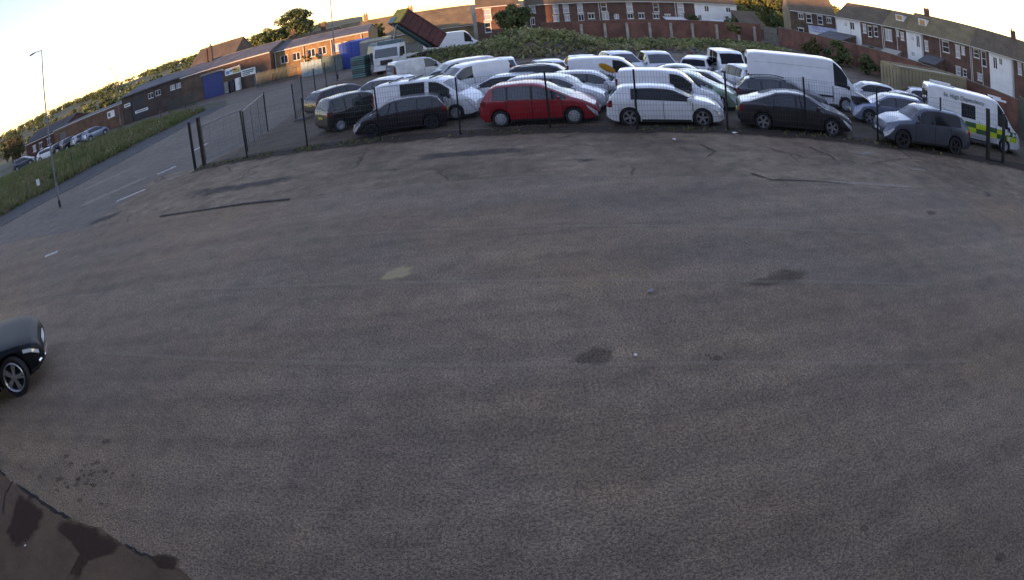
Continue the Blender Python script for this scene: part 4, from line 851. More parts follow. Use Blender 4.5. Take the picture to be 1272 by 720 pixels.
# porches and lean-tos in front of the centre terrace
def shed(x, y, z, w, d, h0, h1, m, roof, label, rz=0, name='lean_to', cat='outbuilding'):
    o = empty(name, (x, y, z), rz); tag(o, label, cat); p = MB(); p.face([(0, 0, -.2), (w, 0, -.2), (w, 0, h0), (0, 0, h0)]); p.face([(0, d, -.2), (0, d, h1), (w, d, h1), (w, d, -.2)]); p.face([(0, 0, -.2), (0, 0, h0), (0, d, h1), (0, d, -.2)]); p.face([(w, 0, -.2), (w, d, -.2), (w, d, h1), (w, 0, h0)]); p.build('wall', m, o)
    r = MB(); t = .08; k = 0; r.v += [(-.1, -.15, h0), (w+.1, -.15, h0), (w+.1, d, h1), (-.1, d, h1), (-.1, -.15, h0+t), (w+.1, -.15, h0+t), (w+.1, d, h1+t), (-.1, d, h1+t)]
    for q in ((3, 2, 1, 0), (4, 5, 6, 7), (0, 1, 5, 4), (2, 3, 7, 6), (3, 0, 4, 7), (1, 2, 6, 5)): r.f.append(q); r.mi.append(0)
    r.build('roof', roof, o); p = MB(); p.b2((w*.3, -.05, 0), (w*.3+.8, -.003, min(h0-.1, 1.95))); p.build('door', D_DARK, o); return o
shed(24.6, 88.5, ZC, 2.8, 3.4, 2.6, 3.1, B_RED, M_PVC, 'small brick lean-to with a flat white roof before the far terrace')
shed(34.2, 84, ZC, 3.6, 5, 2.2, 4.6, B_BROWN, RT_BROWN, 'brick outhouse with a steep brown roof right of the white house')
shed(31.2, 86, ZC, 2.2, 4, 2.2, 2.9, M_REND, M_PVC, 'white rendered porch below the white house')
# left of the bush: red brick house and long brown roofs
house(-.9, 88, 0, 0, 5.6, 8, 4.3, 7.2, B_RED, 'red brick house left of the bush with two tall white windows', [(.95, 1.9, 2.3, 3.9), (.95, 1.75, .6, 2.0)], roof=RT_BROWN, name='house', chim=[(5.0, 0, .8)])
house(-21.5, 98, 0, R(4), 20.0, 12, 1.6, 4.6, B_TAN, 'long low building under a wide tan tiled roof behind the lorry', [], roof=RT_TAN, name='long_house', cat='building', chim=[(4, 0, .7), (11, 0, .8)])
house(-31.0, 97, 0, R(4), 9.6, 9, 1.4, 4.5, B_BROWN, 'house with a brown tiled roof behind the yellow brick workshop', [], roof=RT_BROWN, name='house', chim=[(2, 0, .7), (7, 0, .7)])
# --- right terrace: along a line that falls away to the right, land 1.7 m down
RA, RD, ZR = (42.5, 85.0), Vector((.44944547, -.89330777)), -1.7; RZ = atan2(RD.y, RD.x); RE = 5.7
def rw_(t0, spec): return [(a-t0, b-t0, c-ZR, d-ZR)+tuple(r) for a, b, c, d, *r in spec]
rt = [
 (0, 8.3, B_BROWN, [(1.5, 2.4, 2.75, 3.6, 'case'), (2.85, 3.85, 2.3, 3.65), (4.9, 5.85, 2.3, 3.6), (6.6, 7.45, 2.7, 3.5, 'case'), (1.2, 2.2, .2, 1.3)], 'brown brick end house with a tan gable and four upper windows', RT_BROWN),
 (8.3, 12.7, M_REND, [(9.75, 10.35, 2.7, 3.3, 'case', False), (10.8, 11.6, 2.4, 3.5, 'case', False), (9.2, 10.1, .3, 1.3, 'case', False)], 'white rendered house next to the brown end house', RT_BROWN),
 (12.7, 16.6, B_RED, [(13.1, 13.7, 2.3, 3.5), (13.95, 14.6, 1.9, 3.4), (15.0, 15.7, 2.1, 3.5)], 'dark red terraced house with three narrow upper windows', RT_BROWN),
 (16.6, 20.6, B_RED, [(16.95, 18.1, 1.9, 3.4, 'case'), (18.85, 19.35, 2.8, 3.6, 'case', True, M_CURT), (19.6, 20.2, 2.4, 3.4)], 'dark red terraced house with a bright small window and skylit roof', RT_TAN),
 (20.6, 23.2, M_REND, [(21.4, 21.9, 2.6, 3.2, 'case', False), (22.2, 22.8, 1.9, 3.5, 'case', False), (21.2, 21.8, .5, 1.2, 'case', False)], 'narrow white rendered house in the right terrace', RT_TAN),
 (23.2, 28.3, B_RED, [(23.6, 24.2, 1.7, 3.0), (26.6, 27.7, 2.2, 3.6)], 'red brick terraced house with a shadowed recess', RT_TAN),
 (28.3, 31.3, B_RED, [(28.75, 29.5, 1.9, 3.5), (29.75, 30.3, 2.5, 3.5, 'case', True, M_CURT), (28.6, 29.4, -.4, .7), (29.75, 30.4, -.3, .6)], 'red brick terraced house with four white windows', RT_TAN),
 (31.3, 34.3, B_RED, [(31.75, 32.7, 2.6, 3.7), (32.95, 33.8, 1.8, 3.7), (32.2, 32.9, -.2, .6)], 'red brick terraced house left of the wide white one', RT_BROWN),
 (34.3, 38.1, M_REND, [(34.9, 35.6, 1.9, 3.4, 'case', False), (35.9, 36.45, 2.6, 3.5, 'case', False)], 'wide white rendered house near the right edge', RT_BROWN),
 (38.1, 44.5, B_RED, [(39.0, 39.6, 2.2, 3.6), (40.0, 40.7, 2.2, 3.6), (42.0, 42.8, 2.2, 3.6)], 'red brick terraced house cut by the right edge of the frame', RT_BROWN),
]
e0 = rt.pop(0)
house(42.3, 85.0, ZR, R(-18), 7.5, 8, RE, 8.1, e0[2], e0[4], [(a*.89, b*.89, c-ZR, d-ZR)+tuple(r) for a, b, c, d, *r in e0[3]], roof=e0[5], gable=B_TAN, group='houses of the right terrace', wall_z0=-.5)
for k, (a, b, m, wins, lab, rf) in enumerate(rt):
    x, y = RA[0]+RD.x*a, RA[1]+RD.y*a
    house(x, y, ZR, RZ, b-a, 8, RE, 7.9 if k < 3 else 8.2, m, lab, rw_(a, wins), roof=rf, chim=[(b-a-.4, 0, .8)] if k in (3, 7) else None, group='houses of the right terrace', pipes=[(b-a)*.97] if k % 2 else [.15, (b-a)*.6], wall_z0=-.5)
def rpt(t, n): return RA[0]+RD.x*t-RD.y*0+(-.89330777)*n, RA[1]+RD.y*t+(-.44944547)*n
x, y = 43.6, 80.6; shed(x, y, ZR, 5.0, 3.0, 2.9, 3.6, M_PVC, mat('polycarbonate_roof', (.45, .50, .58), .25, 0, .4, 1.6), 'white conservatory lean-to behind the brown end house', R(-18))
x, y = rpt(7.2, 4.5); shed(x, y, ZR, 4.6, 4.3, 2.4, 3.3, B_BROWN, M_FELT, 'brick outhouse with a dark sloping roof beside the white house', RZ)
x, y = rpt(14.5, 5.0); shed(x, y, ZR, 3.6, 2.4, 2.0, 2.4, B_BROWN, M_GATEW, 'low brick outhouse with a pale roof in a back yard', RZ)
x, y = rpt(19.4, 7.0); shed(x, y, ZR, 2.4, 2.2, 2.0, 2.7, M_GATEW, mat('pale_felt', (.34, .30, .24), .8), 'small pale roofed garden shed above the brick wall', RZ)
x, y = rpt(24.6, 5.0); shed(x, y, ZR, 2.6, 4, 2.1, 3.0, B_BROWN, M_FELT, 'brick back extension with a dark roof in the right terrace', RZ)
for t_, hh_, lab in ((19.0, .9, 'small white dormer'), (22.9, 1.1, 'larger white dormer')):
    x, y = rpt(t_, -2.3); q = MB(); q.box((0, 0, 0), (1.3, 1.6, hh_)); o = q.build('dormer', M_REND); o.location = (x, y, ZR+RE+1.45); o.rotation_euler.z = RZ; tag(o, lab+' on the tan roof of the right terrace', 'dormer'); q = MB(); q.b2((-.45, -.83, -hh_*.3), (.45, -.802, hh_*.32)); q.build('window', M_PANE, o); q = MB(); q.b2((-.75, -.9, hh_/2), (.75, .9, hh_/2+.1)); q.build('roof', M_FELT, o)
# --- workshops along the side road (fronts at y about 72)
w1 = house(-36.2, 72, 0, 0, 12.4, 11, 3.65, 4.55, B_WORK, 'brown brick workshop with a bright blue roller door and two white signs', [], doors=[(10.0, 10.95, 0, 1.75, D_TEAL)], roller=[(3.15, 6.0, 0, 2.95, D_BLUE)], roof=M_FELT, name='workshop', cat='workshop', over=.15)
def sign(par, x, z, w, h, m, bars, mb_, nm='sign'):
    p = MB(); p.b2((x, -.06, z), (x+w, -.005, z+h)); s_ = p.build(nm, m, par)
    for (a, b, c, d) in bars: q = MB(); q.b2((x+w*a, -.070, z+h*b), (x+w*c, -.058, z+h*d)); q.build('print', mb_, s_)
    return s_
S_WHITE = mat('sign_white', (.72, .72, .68), .6); S_TXT = mat('sign_teal_print', (.06, .16, .17), .6); S_YEL = mat('sign_yellow_print', (.50, .34, .10), .6); S_BLUEP = mat('sign_blue_print', (.10, .25, .50), .6)
s1 = sign(w1, 6.4, 2.15, 2.1, .85, S_WHITE, [(.5, .12, .95, .88)], S_YEL); q = MB(); q.b2((6.5, -.072, 2.3), (7.0, -.058, 2.7)); q.b2((7.05, -.072, 2.45), (7.35, -.058, 2.6)); q.build('print', S_BLUEP, s1); q = MB(); q.b2((7.1, -.076, 2.62), (8.0, -.060, 2.72)); q.build('print', UNDER, s1)
sign(w1, 8.55, 1.5, 1.85, .82, S_WHITE, [(.08, .62, .92, .82), (.08, .35, .85, .52), (.08, .12, .6, .25)], S_TXT)
for k, (x_, m_) in enumerate(((6.35, M_GREYC), (7.15, D_DARK), (7.85, M_PVC))):
    o = empty('cabinet', (-36.2+x_+.3, 71.6, 0)); tag(o, ['grey metal cabinet standing beside the blue roller door', 'dark upright cabinet between a grey and a white one', 'white upright freezer cabinet against the workshop wall'][k], 'cabinet'); p = MB(); p.b2((-.28, -.3, .08), (.28, .3, 1.55-.1*(k == 0))); p.build('case', m_, o); p = MB(); p.b2((-.26, -.325, .15), (.26, -.302, 1.48-.1*(k == 0))); d_ = p.build('door', m_, o); p = MB(); p.box((.18, -.345, .9), (.03, .03, .3)); p.build('handle', M_GALV, d_); p = MB(); p.b2((-.22, -.22, 0), (.22, .22, .08)); p.build('plinth', TRIM, o)
for x_ in (6.2, 8.4): q = MB(); q.box((x_, -.12, 3.0), (.18, .22, .12)); q.build('flood_lamp', M_PVC, w1)
q = MB(); q.b2((3.0, -.10, 2.98), (6.15, -.004, 3.2)); q.build('lintel', M_GREYC, w1)
w0 = house(-46.4, 72.4, 0, 0, 10.15, 11, 3.75, 4.4, B_DARK, 'dark brick workshop with a shuttered bay and small white windows', [(4.6, 5.5, 2.3, 3.05, 'case', False), (5.8, 6.7, 2.35, 3.1, 'case', False), (10.15-1.9, 10.15-1.1, 2.4, 3.1, 'case', False), (10.15-.95, 10.15-.2, 2.4, 3.1, 'case', False)], roller=[(1.6, 4.0, 0, 3.0, D_DARK)], roof=M_FELT, name='workshop', cat='workshop', over=.15)
sign(w0, .4, 2.3, 1.1, .45, S_WHITE, [(.1, .3, .9, .7)], S_TXT); sign(w0, 2.2, 1.0, 2.2, .35, S_WHITE, [(.1, .3, .9, .7)], S_TXT)
wy = house(-23.75, 73.5, 0, R(1.5), 11.2, 8, 3.45, 4.15, B_YEL, 'long yellow brick workshop with a row of small white windows', [(x_, x_+.95, 1.75, 2.75, 'case', False) for x_ in (.7, 2.2, 4.0, 5.3, 7.0, 8.2, 9.6)], roof=M_FELT, name='workshop', cat='workshop', pipes=[0.1, 3.6, 6.9, 10.4], over=.15)
wo = house(-62.4, 74.2, 0, R(-1), 15.4, 10, 3.0, 3.1, B_ORANGE, 'low orange brick workshop with a flat roof behind parked cars', [(12.2, 13.2, 1.7, 2.6, 'case', False)], roof=M_FELT, name='workshop', cat='workshop', roller=[(1.2, 2.8, 0, 2.4, D_GREY)], over=.1)
sign(wo, 12.05, 1.62, 1.4, .95, S_WHITE, [(.1, .2, .45, .8)], S_TXT)
wf = house(-75.0, 79.5, 0, R(-3), 11.5, 8, 2.8, 4.1, brick_mat('dark_red_brick', (.12, .026, .022), (.09, .022, .02), (.08, .06, .05)), 'dark red brick building with white windows at the far left', [(2.0, 3.0, 1.0, 2.0, 'case'), (4.0, 5.0, 1.0, 2.0, 'case'), (6.4, 7.4, 1.1, 2.1, 'case'), (8.6, 9.6, 1.2, 2.2, 'case')], roof=RT_SLATE, name='workshop', cat='building')
# steep slate roof behind the blue door workshop, with two chimneys
house(-40.5, 84, 0, 0, 7.4, 9, 4.4, 6.6, B_WORK, 'taller brick building with a brown hipped roof behind the blue door workshop', [], roof=RT_BROWN, name='house', cat='building')
for k, x_ in enumerate((-34.15, -33.45)):
    o = empty('chimney_stack', (x_, 76.5, 0)); tag(o, ['left dark chimney stack above the blue roller door workshop', 'right, slightly taller dark chimney stack above the blue roller door workshop'][k], 'chimney'); p = MB(); p.box((0, 0, 2.6+.15*k), (.36, .4, 7.4+.3*k)); p.build('stack', B_DARK, o); p = MB(); p.tube([(0, 0, 6.3+.3*k), (0, 0, 6.6+.3*k)], .1, 6); p.build('chimney_pot', M_POT, o)
# camera side: the wall the camera looks out from
o = empty('unit_building', (0, -.45, 0)); tag(o, 'plain industrial unit that the view looks out from, with unseen blocks added behind it to shade the yard', 'building'); p = MB(); p.b2((-22, -14, 0), (29, 0, 7.0)); p.build('wall', mat('unit_cladding', (.16, .165, .17), .7, 0, .2, 1), o); p = MB(); p.b2((-22.2, -14.2, 7.0), (29.2, .3, 7.15)); p.build('roof', M_FELT, o); p = MB(); p.b2((-230, -40, 0), (-125, -15, 16)); p.build('sun_blocker', MATS['unit_cladding'], o); p = MB(); p.b2((-124.9, -40, 0), (-88.1, -15, 10.6)); p.build('sun_blocker', MATS['unit_cladding'], o); p = MB(); p.b2((-88, -40, 0), (32, -15, 17)); h_ = p.build('sun_blocker', MATS['unit_cladding'], o); p = MB(); p.b2((-88.2, -40.2, 17), (32.2, -14.8, 17.2)); p.build('roof', M_FELT, h_)  # tall blocks behind the unit are unseen, added to stop the low sun
# ------------------------------------------------------------------ trees, bushes, hills
M_BARK = mat('bark', (.075, .058, .042), .95, 0, .4, 6)
def leafset(n, a, b, c): return [mat(n+'_leaf_dark', a, .7), mat(n+'_leaf_mid', b, .7), mat(n+'_leaf_light', c, .7)]
L_GREEN = leafset('green', (.042, .065, .020), (.075, .105, .030), (.12, .145, .044)); L_YEL = leafset('yellow', (.075, .075, .020), (.13, .125, .030), (.19, .17, .045)); L_AUT = leafset('autumn', (.070, .055, .020), (.10, .085, .024), (.14, .095, .028))
def tree(x, y, z, h, r, cz, leaves, label, name='tree', cat='tree', group=None, nclump=26, per=90, size=.24, trunk=.16, sq=1.0, sy=1.0):
    """trunk with limbs; crown of leaf clumps between bare gaps. cz is the height of the crown's middle above the foot"""
    o = empty(name, (x, y, z)); tag(o, label, cat, group); rnd = random.Random(int(x*13+y*7))
    cl = []
    for k in range(nclump):
        while True:
            d = Vector((rnd.uniform(-1, 1), rnd.uniform(-1, 1), rnd.uniform(-1, 1)))
            if d.length < 1: break
        d = d*(.45+.55*d.length)/max(d.length, .01)*d.length**.3; rr = r*(.78+.22*noise.noise(d*2.2+Vector((x, y, 0))))
        cl.append(Vector((d.x*rr, d.y*rr*sy, cz+d.z*rr*sq)))
    t = MB(); t.tube([(0, 0, -.3), (.03, 0, cz*.35), (-.02, .05, cz*.7), (0, 0, cz*1.05)], [trunk*1.25, trunk, trunk*.75, trunk*.3], 8)
    for c in cl[:12]:
        b0 = Vector((0, 0, cz*rnd.uniform(.4, .9))); m_ = (b0+c)/2+Vector((0, 0, r*.08)); t.tube([b0, m_, c], [trunk*.38, trunk*.24, trunk*.07], 5, caps=False)
    t.build('trunk', M_BARK, o, smooth=50)
    v, f, mi = [], [], []
    for c in cl:
        s_ = r*rnd.uniform(.22, .40); tone = rnd.gauss(0, .5)
        leafcloud(v, f, mi, c, (s_, s_, s_*.75), int(per*rnd.uniform(.6, 1.3)), size, lambda p, d: min(2, max(0, int(1.1+tone+random.gauss(0, .55)))))
    cr = leafmesh('crown', v, f, mi, leaves, o); return o
tree(-36.3, 110, 0, 7, 3.2, 4.9, L_GREEN, 'round dark green tree left of the taller one behind the yellow brick workshop', nclump=64, per=110)
tree(-32.0, 112, 0, 9, 3.8, 6.6, L_GREEN, 'taller bright green tree behind the yellow workshop', nclump=80, per=110)
tree(3.2, 73.5, 0, 5, 2.15, 2.75, L_GREEN, 'bushy green tree before the red brick houses at the wall end', nclump=46, per=110, size=.20)
tree(-13.0, 84, 0, 4, 1.5, 3.2, L_YEL, 'small yellow green tree behind the blue container', nclump=18, per=60, size=.18, trunk=.08)
tree(-19.6, 72.4, 0, 2, .8, 1.5, L_YEL, 'small leafy shrub against the yellow brick wall', 'shrub', 'shrub', nclump=12, per=50, size=.12, trunk=.05)
for i, (x, y, h, r, cz, lv, lab) in enumerate([(50, 122, 10, 4.6, 3.2, L_YEL, 'olive tree behind the gap between the two terraces, nearest the white house'), (57, 128, 11, 6.2, 4.5, L_YEL, 'broad olive tree topping the frame left of the tan gable'), (66, 132, 10, 6.0, 4.3, L_YEL, 'broad olive tree topping the frame right behind the tan gable'), (75, 132, 9, 5.0, 3.6, L_YEL, 'olive tree behind the ridge of the brown end house'), (83, 130, 9, 3.8, 3.4, L_YEL, 'pale yellow tree behind the white rendered house roof'), (46, 112, 7, 3.6, 2.0, L_YEL, 'low olive tree right behind the white rendered house'), (54, 112, 7, 3.4, 1.4, L_GREEN, 'low green tree left of the tan gable end')]):
    tree(x, y, -1.4, h, r, cz, lv, lab, nclump=70, per=110, size=.36, trunk=.25, sq=.95)
tree(82.0, 112, -1.6, 9, 2.6, 6.2, L_YEL, 'sunlit tree rising behind the right terrace, left of the dormer', nclump=26, size=.26)
tree(78.5, 82.5, -1.6, 9, 2.1, 6.7, L_YEL, 'sunlit tree rising behind the ridge of the right terrace', nclump=26, size=.22, sq=.7)
tree(28.4, 89.5, ZC, 3, 1.0, 2.9, L_GREEN, 'dark bush left of the white rendered house', 'shrub', 'shrub', nclump=16, per=60, size=.16, trunk=.06)
tree(33.2, 87.5, ZC, 3, 1.2, 2.9, L_GREEN, 'rounded bush in front of the white rendered house', 'shrub', 'shrub', nclump=18, per=60, size=.16, trunk=.06)
for i, (x, y, r, lab) in enumerate([(27.9, 47, 1.5, 'large green bramble bush against the side brick wall'), (28.2, 42.5, 1.0, 'smaller bramble bush nearer the tan container'), (28.3, 53, 1.2, 'brown green bush at the far end of the side brick wall')]):
    tree(x, y, 0, 2, r, r*.75, L_GREEN if i < 2 else L_AUT, lab, 'bush', 'bush', nclump=24, per=70, size=.15, trunk=.04)
tree(23.5, 60.5, .8, 2, .9, .9, L_YEL, 'tall yellowish weed clump on the right of the mound', 'bush', 'bush', nclump=14, per=50, size=.14, trunk=.03)
x, y = rpt(17.5, 5.5); tree(x, y, ZR, 2, 1.5, 1.7, L_GREEN, 'clipped green hedge bush in a back yard of the right terrace', 'shrub', 'shrub', nclump=20, per=60, size=.16, trunk=.05, sq=.6)
for i, (x, y, h, r, cz, lv, lab) in enumerate([(-86, 88, 5, 2.6, 2.9, L_AUT, 'autumn brown tree at the left edge of the frame'), (-92, 92, 5, 2.8, 2.9, L_AUT, 'brownish tree half cut by the left edge of the frame'), (-81, 92, 5, 2.4, 2.6, L_GREEN, 'green tree just left of the dark red brick building'), (-77, 100, 6, 2.6, 2.8, L_YEL, 'yellowish tree behind the dark red brick building'), (-70, 104, 6, 2.8, 2.9, L_GREEN, 'dark tree behind the roof of the dark red brick building')]):
    tree(x, y, 0, h, r, cz, lv, lab, nclump=30, per=70, size=.26)
tree(-31.8, 36.9, 0, 1, .55, .7, L_YEL, 'small yellow flowering shrub on the grass verge', 'shrub', 'shrub', nclump=10, per=40, size=.09, trunk=.03)
# distant hillside with fields and woods
M_HILL = mat('hill_fields', (.080, .085, .032), .95, 0, .5, .02, (.055, .062, .026))
def hz(az, d):
    t = sstep(150, 420, d); return t*(8.6+2.2*noise.noise((az*9, 1, 0))+1.2*noise.noise((az*30, 4, 0)))-.1
g = MB(); g.grid([[(d*sin(R(a)), d*cos(R(a)), hz(R(a), d)) for d in (140, 180, 220, 260, 300, 340, 380, 420, 480, 600)] for a in range(-75, -9, 1)]); tag(g.build('hill', M_HILL, smooth=60), 'low hillside of fields and woods on the left horizon', kind='structure')
v, f, mi = [], [], []
for k in range(950):
    a = R(random.uniform(-60, -13)); d = 180+260*random.random()**.7; e = noise.noise((a*14, d*.012, 3))
    if e < -.12 or d < 170: continue
    s_ = random.uniform(1.1, 2.2); tone = noise.noise((a*20, d*.03, 8)); leafcloud(v, f, mi, (d*sin(a), d*cos(a), hz(a, d)+s_*.75), (s_*1.4, s_*1.4, s_), 60, .62, lambda p, d_: min(2, max(0, int(1.1+tone*2+random.gauss(0, .6)))))
tag(leafmesh('woodland', v, f, mi, L_GREEN), 'distant woods scattered over the hillside', kind='stuff')
# ------------------------------------------------------------------ vehicles parked in the lot
P_WHITE = paint('white', (.78, .79, .79), dirt=.08); P_WHITE2 = paint('dirty_white', (.58, .59, .58), dirt=.2); P_RED = paint('red', (.50, .008, .016)); P_BLACK = paint('black', (.012, .012, .014)); P_CHAR = paint('charcoal', (.030, .028, .030), .3); P_PLUM = paint('plum_black', (.024, .015, .019), .2)
P_SILVER = paint('silver', (.42, .44, .46), .6); P_PALE = paint('pale_silver', (.55, .57, .58), .35); P_GREY = paint('steel_grey', (.075, .098, .125), .55); P_BLUEG = paint('blue_grey', (.20, .26, .36), .5); P_GREEN = paint('pale_green', (.17, .30, .21), .3); P_MAROON = paint('dark_maroon', (.035, .014, .016), .2); P_NAVY = paint('dark_slate', (.045, .052, .062), .4); P_DRED = paint('dark_red', (.06, .012, .015), .2)
GL2 = mat('tinted_glass', (.004, .005, .006), .08, spec=.4); GLB = mat('frosty_glass', (.20, .23, .25), .12)
LOTG = 'cars and vans stored in the fenced lot'
def car(*a, **k): k.setdefault('group', LOTG); return make_car(*a, **k)
# front row, left to right
car('parked_car', 'hatch', P_PLUM, -3.62, 26.75, 181, 'plum black three door hatchback, first in the front row, facing left', 'car', .93, 'dark5', two_door=True)
car('parked_car', 'boxmpv', P_BLACK, -5.95, 30.1, 37, 'black tall hatchback seen from its rear corner left of the white crew van', 'car', .97, 'steel')
car('parked_car', 'mpv', P_RED, 1.78, 25.2, -12.5, 'bright red five door hatchback in the front row', 'car', 1.0, 'cover')
car('parked_car', 'golf', P_WHITE, 6.12, 23.65, -13, 'clean white hatchback with black and silver wheels in the front row', 'car', 1.0, 'alloy_big', glass=GL2)
car('parked_car', 'saloon', P_CHAR, 10.95, 22.25, -18, 'charcoal saloon with silver wheels in the front row', 'car', .98, 'alloy_big')
x5 = car('parked_car', 'suv', P_GREY, 16.15, 19.85, 168, 'steel grey four wheel drive facing left at the right end of the front row', 'car', .96, 'dark5', glass=GL2)
# second row
cv, fn_ = car('parked_van', 'midvan', P_WHITE, -2.55, 28.55, -19, 'white crew van with a dark middle window behind the plum hatchback', 'van', .93, 'steel')
g_ = fn_['side_patch']; 
for sd in (-1, 1): g_('window_blank', .22, 1.40, lambda q: fn_['blt'](q)-.02, lambda q: 1.84, sd, P_WHITE, cv, 5, 3, .016)
for k in range(3): q = MB(); q.b2((-1.6+k*1.0, -.75, 1.965), (-1.55+k*1.0, .75, 2.03)); q.build('roof_bar', TRIM, cv)
car('parked_car', 'hatch', P_PALE, 2.5, 27.35, -17, 'pale silver hatchback right behind the red one', 'car', 1.06, 'alloy5')
pc, pf = car('parked_van', 'smallvan', P_WHITE, 6.95, 25.85, -17, 'small white panel van right behind the clean white hatchback', 'van', .96, 'steel')
car('parked_car', 'mpv', P_GREEN, 8.15, 26.75, -24, 'pale green hatchback behind the small white panel van', 'car', .97, 'steel')
car('parked_car', 'hatch', P_MAROON, 9.0, 28.0, -27, 'dark maroon hatchback between the pale green one and the estate', 'car', .98, 'steel')
car('parked_car', 'estate', P_NAVY, 12.25, 26.1, -20, 'dark slate estate with roof rails behind the charcoal saloon', 'car', .93, 'alloy5', rails=True)
bv, bvf = car('parked_van', 'bigvan', P_WHITE, 14.2, 27.4, -19, 'large high roofed white van towering over the right of the lot', 'van', .955, 'steel')
for sd in (-1, 1):
    bvf['side_patch']('rub_strip', .5, 4.9, lambda q: .66, lambda q: .76, sd, TRIM, bv, 6, 1, .015)
    for z_ in (1.30, 2.05): bvf['side_patch']('swage', .4, 4.3, lambda q: z_, lambda q: z_+.03, sd, P_WHITE2, bv, 5, 1, .012)
bg, bf = car('parked_car', 'golf', P_BLUEG, 17.0, 23.6, 158, 'blue grey hatchback with its bonnet sprung open beside the large white van', 'car', 1.0, 'alloy5')
q = MB(); q.grid([[(1.20+t*.75, y_*(.74-.06*t), 1.02+.30*t+.03*(1-y_*y_)) for y_ in (-1, -.5, 0, .5, 1)] for t in (0, .5, 1)]); q.grid([[(1.20+t*.75, y_*(.74-.06*t), .99+.30*t+.03*(1-y_*y_)) for y_ in (1, .5, 0, -.5, -1)] for t in (0, .5, 1)]); q.build('raised_bonnet', P_BLUEG, bg, smooth=50)
q = MB(); q.b2((1.25, -.62, .80), (1.95, .62, .98)); q.build('engine_bay', UNDER, bg)
# third row
car('parked_car', 'golf', P_WHITE, .45, 30.5, 165, 'white car with a black window arc between the crew van and the black off-roader', 'car', .95, 'steel', glass=GL2)
car('parked_car', 'suv', P_BLACK, 2.75, 31.1, -10, 'black off-roader with dark windows in the third row', 'car', .93, 'steel', glass=GL2, rails=True)
car('parked_car', 'hatch', P_PALE, 4.15, 29.0, -17, 'white hatchback with clear windows in front of the white and blue van', 'car', .97, 'steel')
vb, vf = car('parked_van', 'smallvan', P_WHITE, 5.75, 31.6, -13, 'white van with an orange and blue flash behind the white hatchback', 'van', .96, 'steel')
q = MB(); q.lathe([(.001, 0), (.28, .004), (.28, .012), (.001, .012)], 10); o_ = q.build('decal', AMBER, vb, loc=(-.25, -.90, 1.3)); o_.rotation_euler = (0, .5, 0); o_.scale = (1.6, 1, .6)
car('parked_car', 'saloon', P_WHITE2, 9.0, 31.0, -20, 'white saloon roof showing above the small white panel van', 'car', .92, 'steel')
car('parked_van', 'smallvan', P_WHITE, -1.1, 34.0, 205, 'small white van with a ribbed pale side behind the crew van', 'van', .95, 'steel')
car('parked_van', 'smallvan', P_PALE, -1.75, 36.8, 200, 'silver white van behind the small ribbed white van', 'van', .95, 'steel')
car('parked_car', 'mpv', P_WHITE, .75, 37.2, -88, 'white hatchback showing its windscreen left of the black off-roader', 'car', .93, 'steel')
car('parked_car', 'hatch', P_WHITE, 3.05, 34.4, -85, 'white car roof poking up behind the black off-roader', 'car', .98, 'steel')
car('parked_car', 'hatch', P_PALE, 4.9, 36.3, 95, 'pale car roof poking up behind the white and blue van', 'car', 1.0, 'steel')
# far row
car('parked_car', 'mpv', P_WHITE, 7.1, 36.3, -82, 'white car in the far row left of the silver windscreen', 'car', .95, 'steel')
car('parked_car', 'mpv', P_PALE, 9.0, 35.6, -92, 'silver car facing the camera in the far row', 'car', .96, 'steel')
car('parked_car', 'estate', P_WHITE2, 11.3, 35.2, 62, 'white estate with a crumpled tail at the far row, dark rear screen', 'car', .95, 'steel', glass=GL2)
car('parked_van', 'pickup', P_WHITE, 12.6, 33.9, -96, 'tall white off-roader facing the camera at the end of the far row', 'car', .9, 'steel', glass=GL2)
car('parked_car', 'suv', P_WHITE, 11.9, 30.4, 95, 'white off-roader with a wide dark rear screen left of the large white van', 'car', .88, 'steel', glass=GL2)
# left side
car('parked_car', 'estate', P_DRED, -8.0, 36.6, 42, 'dark red estate with a shining roof at the left end of the lot', 'car', .93, 'steel')
car('parked_car', 'hatch', P_WHITE, -5.6, 35.6, 150, 'white hatchback with its roof lit, left behind the crew van', 'car', 1.0, 'steel')
car('parked_car', 'saloon', P_WHITE2, -2.4, 36.7, 170, 'low white saloon between the crew van and the dark signed van', 'car', .92, 'steel')
# right side
car('parked_car', 'hatch', P_WHITE, 18.9, 28.4, 165, 'white car with a dark window strip right of the large white van', 'car', .85, 'steel', glass=GL2)
car('parked_car', 'saloon', P_NAVY, 19.3, 25.5, 162, 'dark saloon half hidden behind the blue grey hatchback', 'car', .9, 'steel')
car('parked_car', 'suv', P_WHITE, 21.4, 27.0, 155, 'white off-roader in front of the tan container', 'car', .82, 'steel', glass=GL2)
# ambulance
AY = mat('ambulance_yellow', (.55, .68, .03), .4); AG = mat('ambulance_green', (.008, .11, .045), .4); M_ALU = mat('aluminium', (.62, .64, .66), .35, .5)
am, af = make_car('ambulance', 'ambulance', P_WHITE, 21.0, 21.2, -30, 'white ambulance with a green and yellow chequered band at the right end', 'ambulance', .92, 'steel', detail=1)
sp = af['side_patch']
for sd in (-1, 1):
    n = 8; x0, x1 = .20, 5.75
    for k in range(n):
        a, b = x0+(x1-x0)*k/n, x0+(x1-x0)*(k+1)/n
        for row in range(2):
            sp('chequer', a+.002, b-.002, (lambda q, r=row: .64+r*.25), (lambda q, r=row: .886+r*.25), sd, AY if (k+row) % 2 else AG, am, 2, 1, .014)
    sp('sill_panel', .5, 4.2, lambda q: .36, lambda q: .60, sd, M_ALU, am, 4, 1, .014)
    q = MB(); q.b2((-2.6, sd*.60-.04, 2.56), (-1.3, sd*.60+.04, 2.64)); q.build('light_bar', M_PVC, am)
    q = MB(); q.b2((1.2, sd*.60-.04, 2.50), (2.1, sd*.60+.04, 2.60)); q.build('light_bar', M_PVC, am)
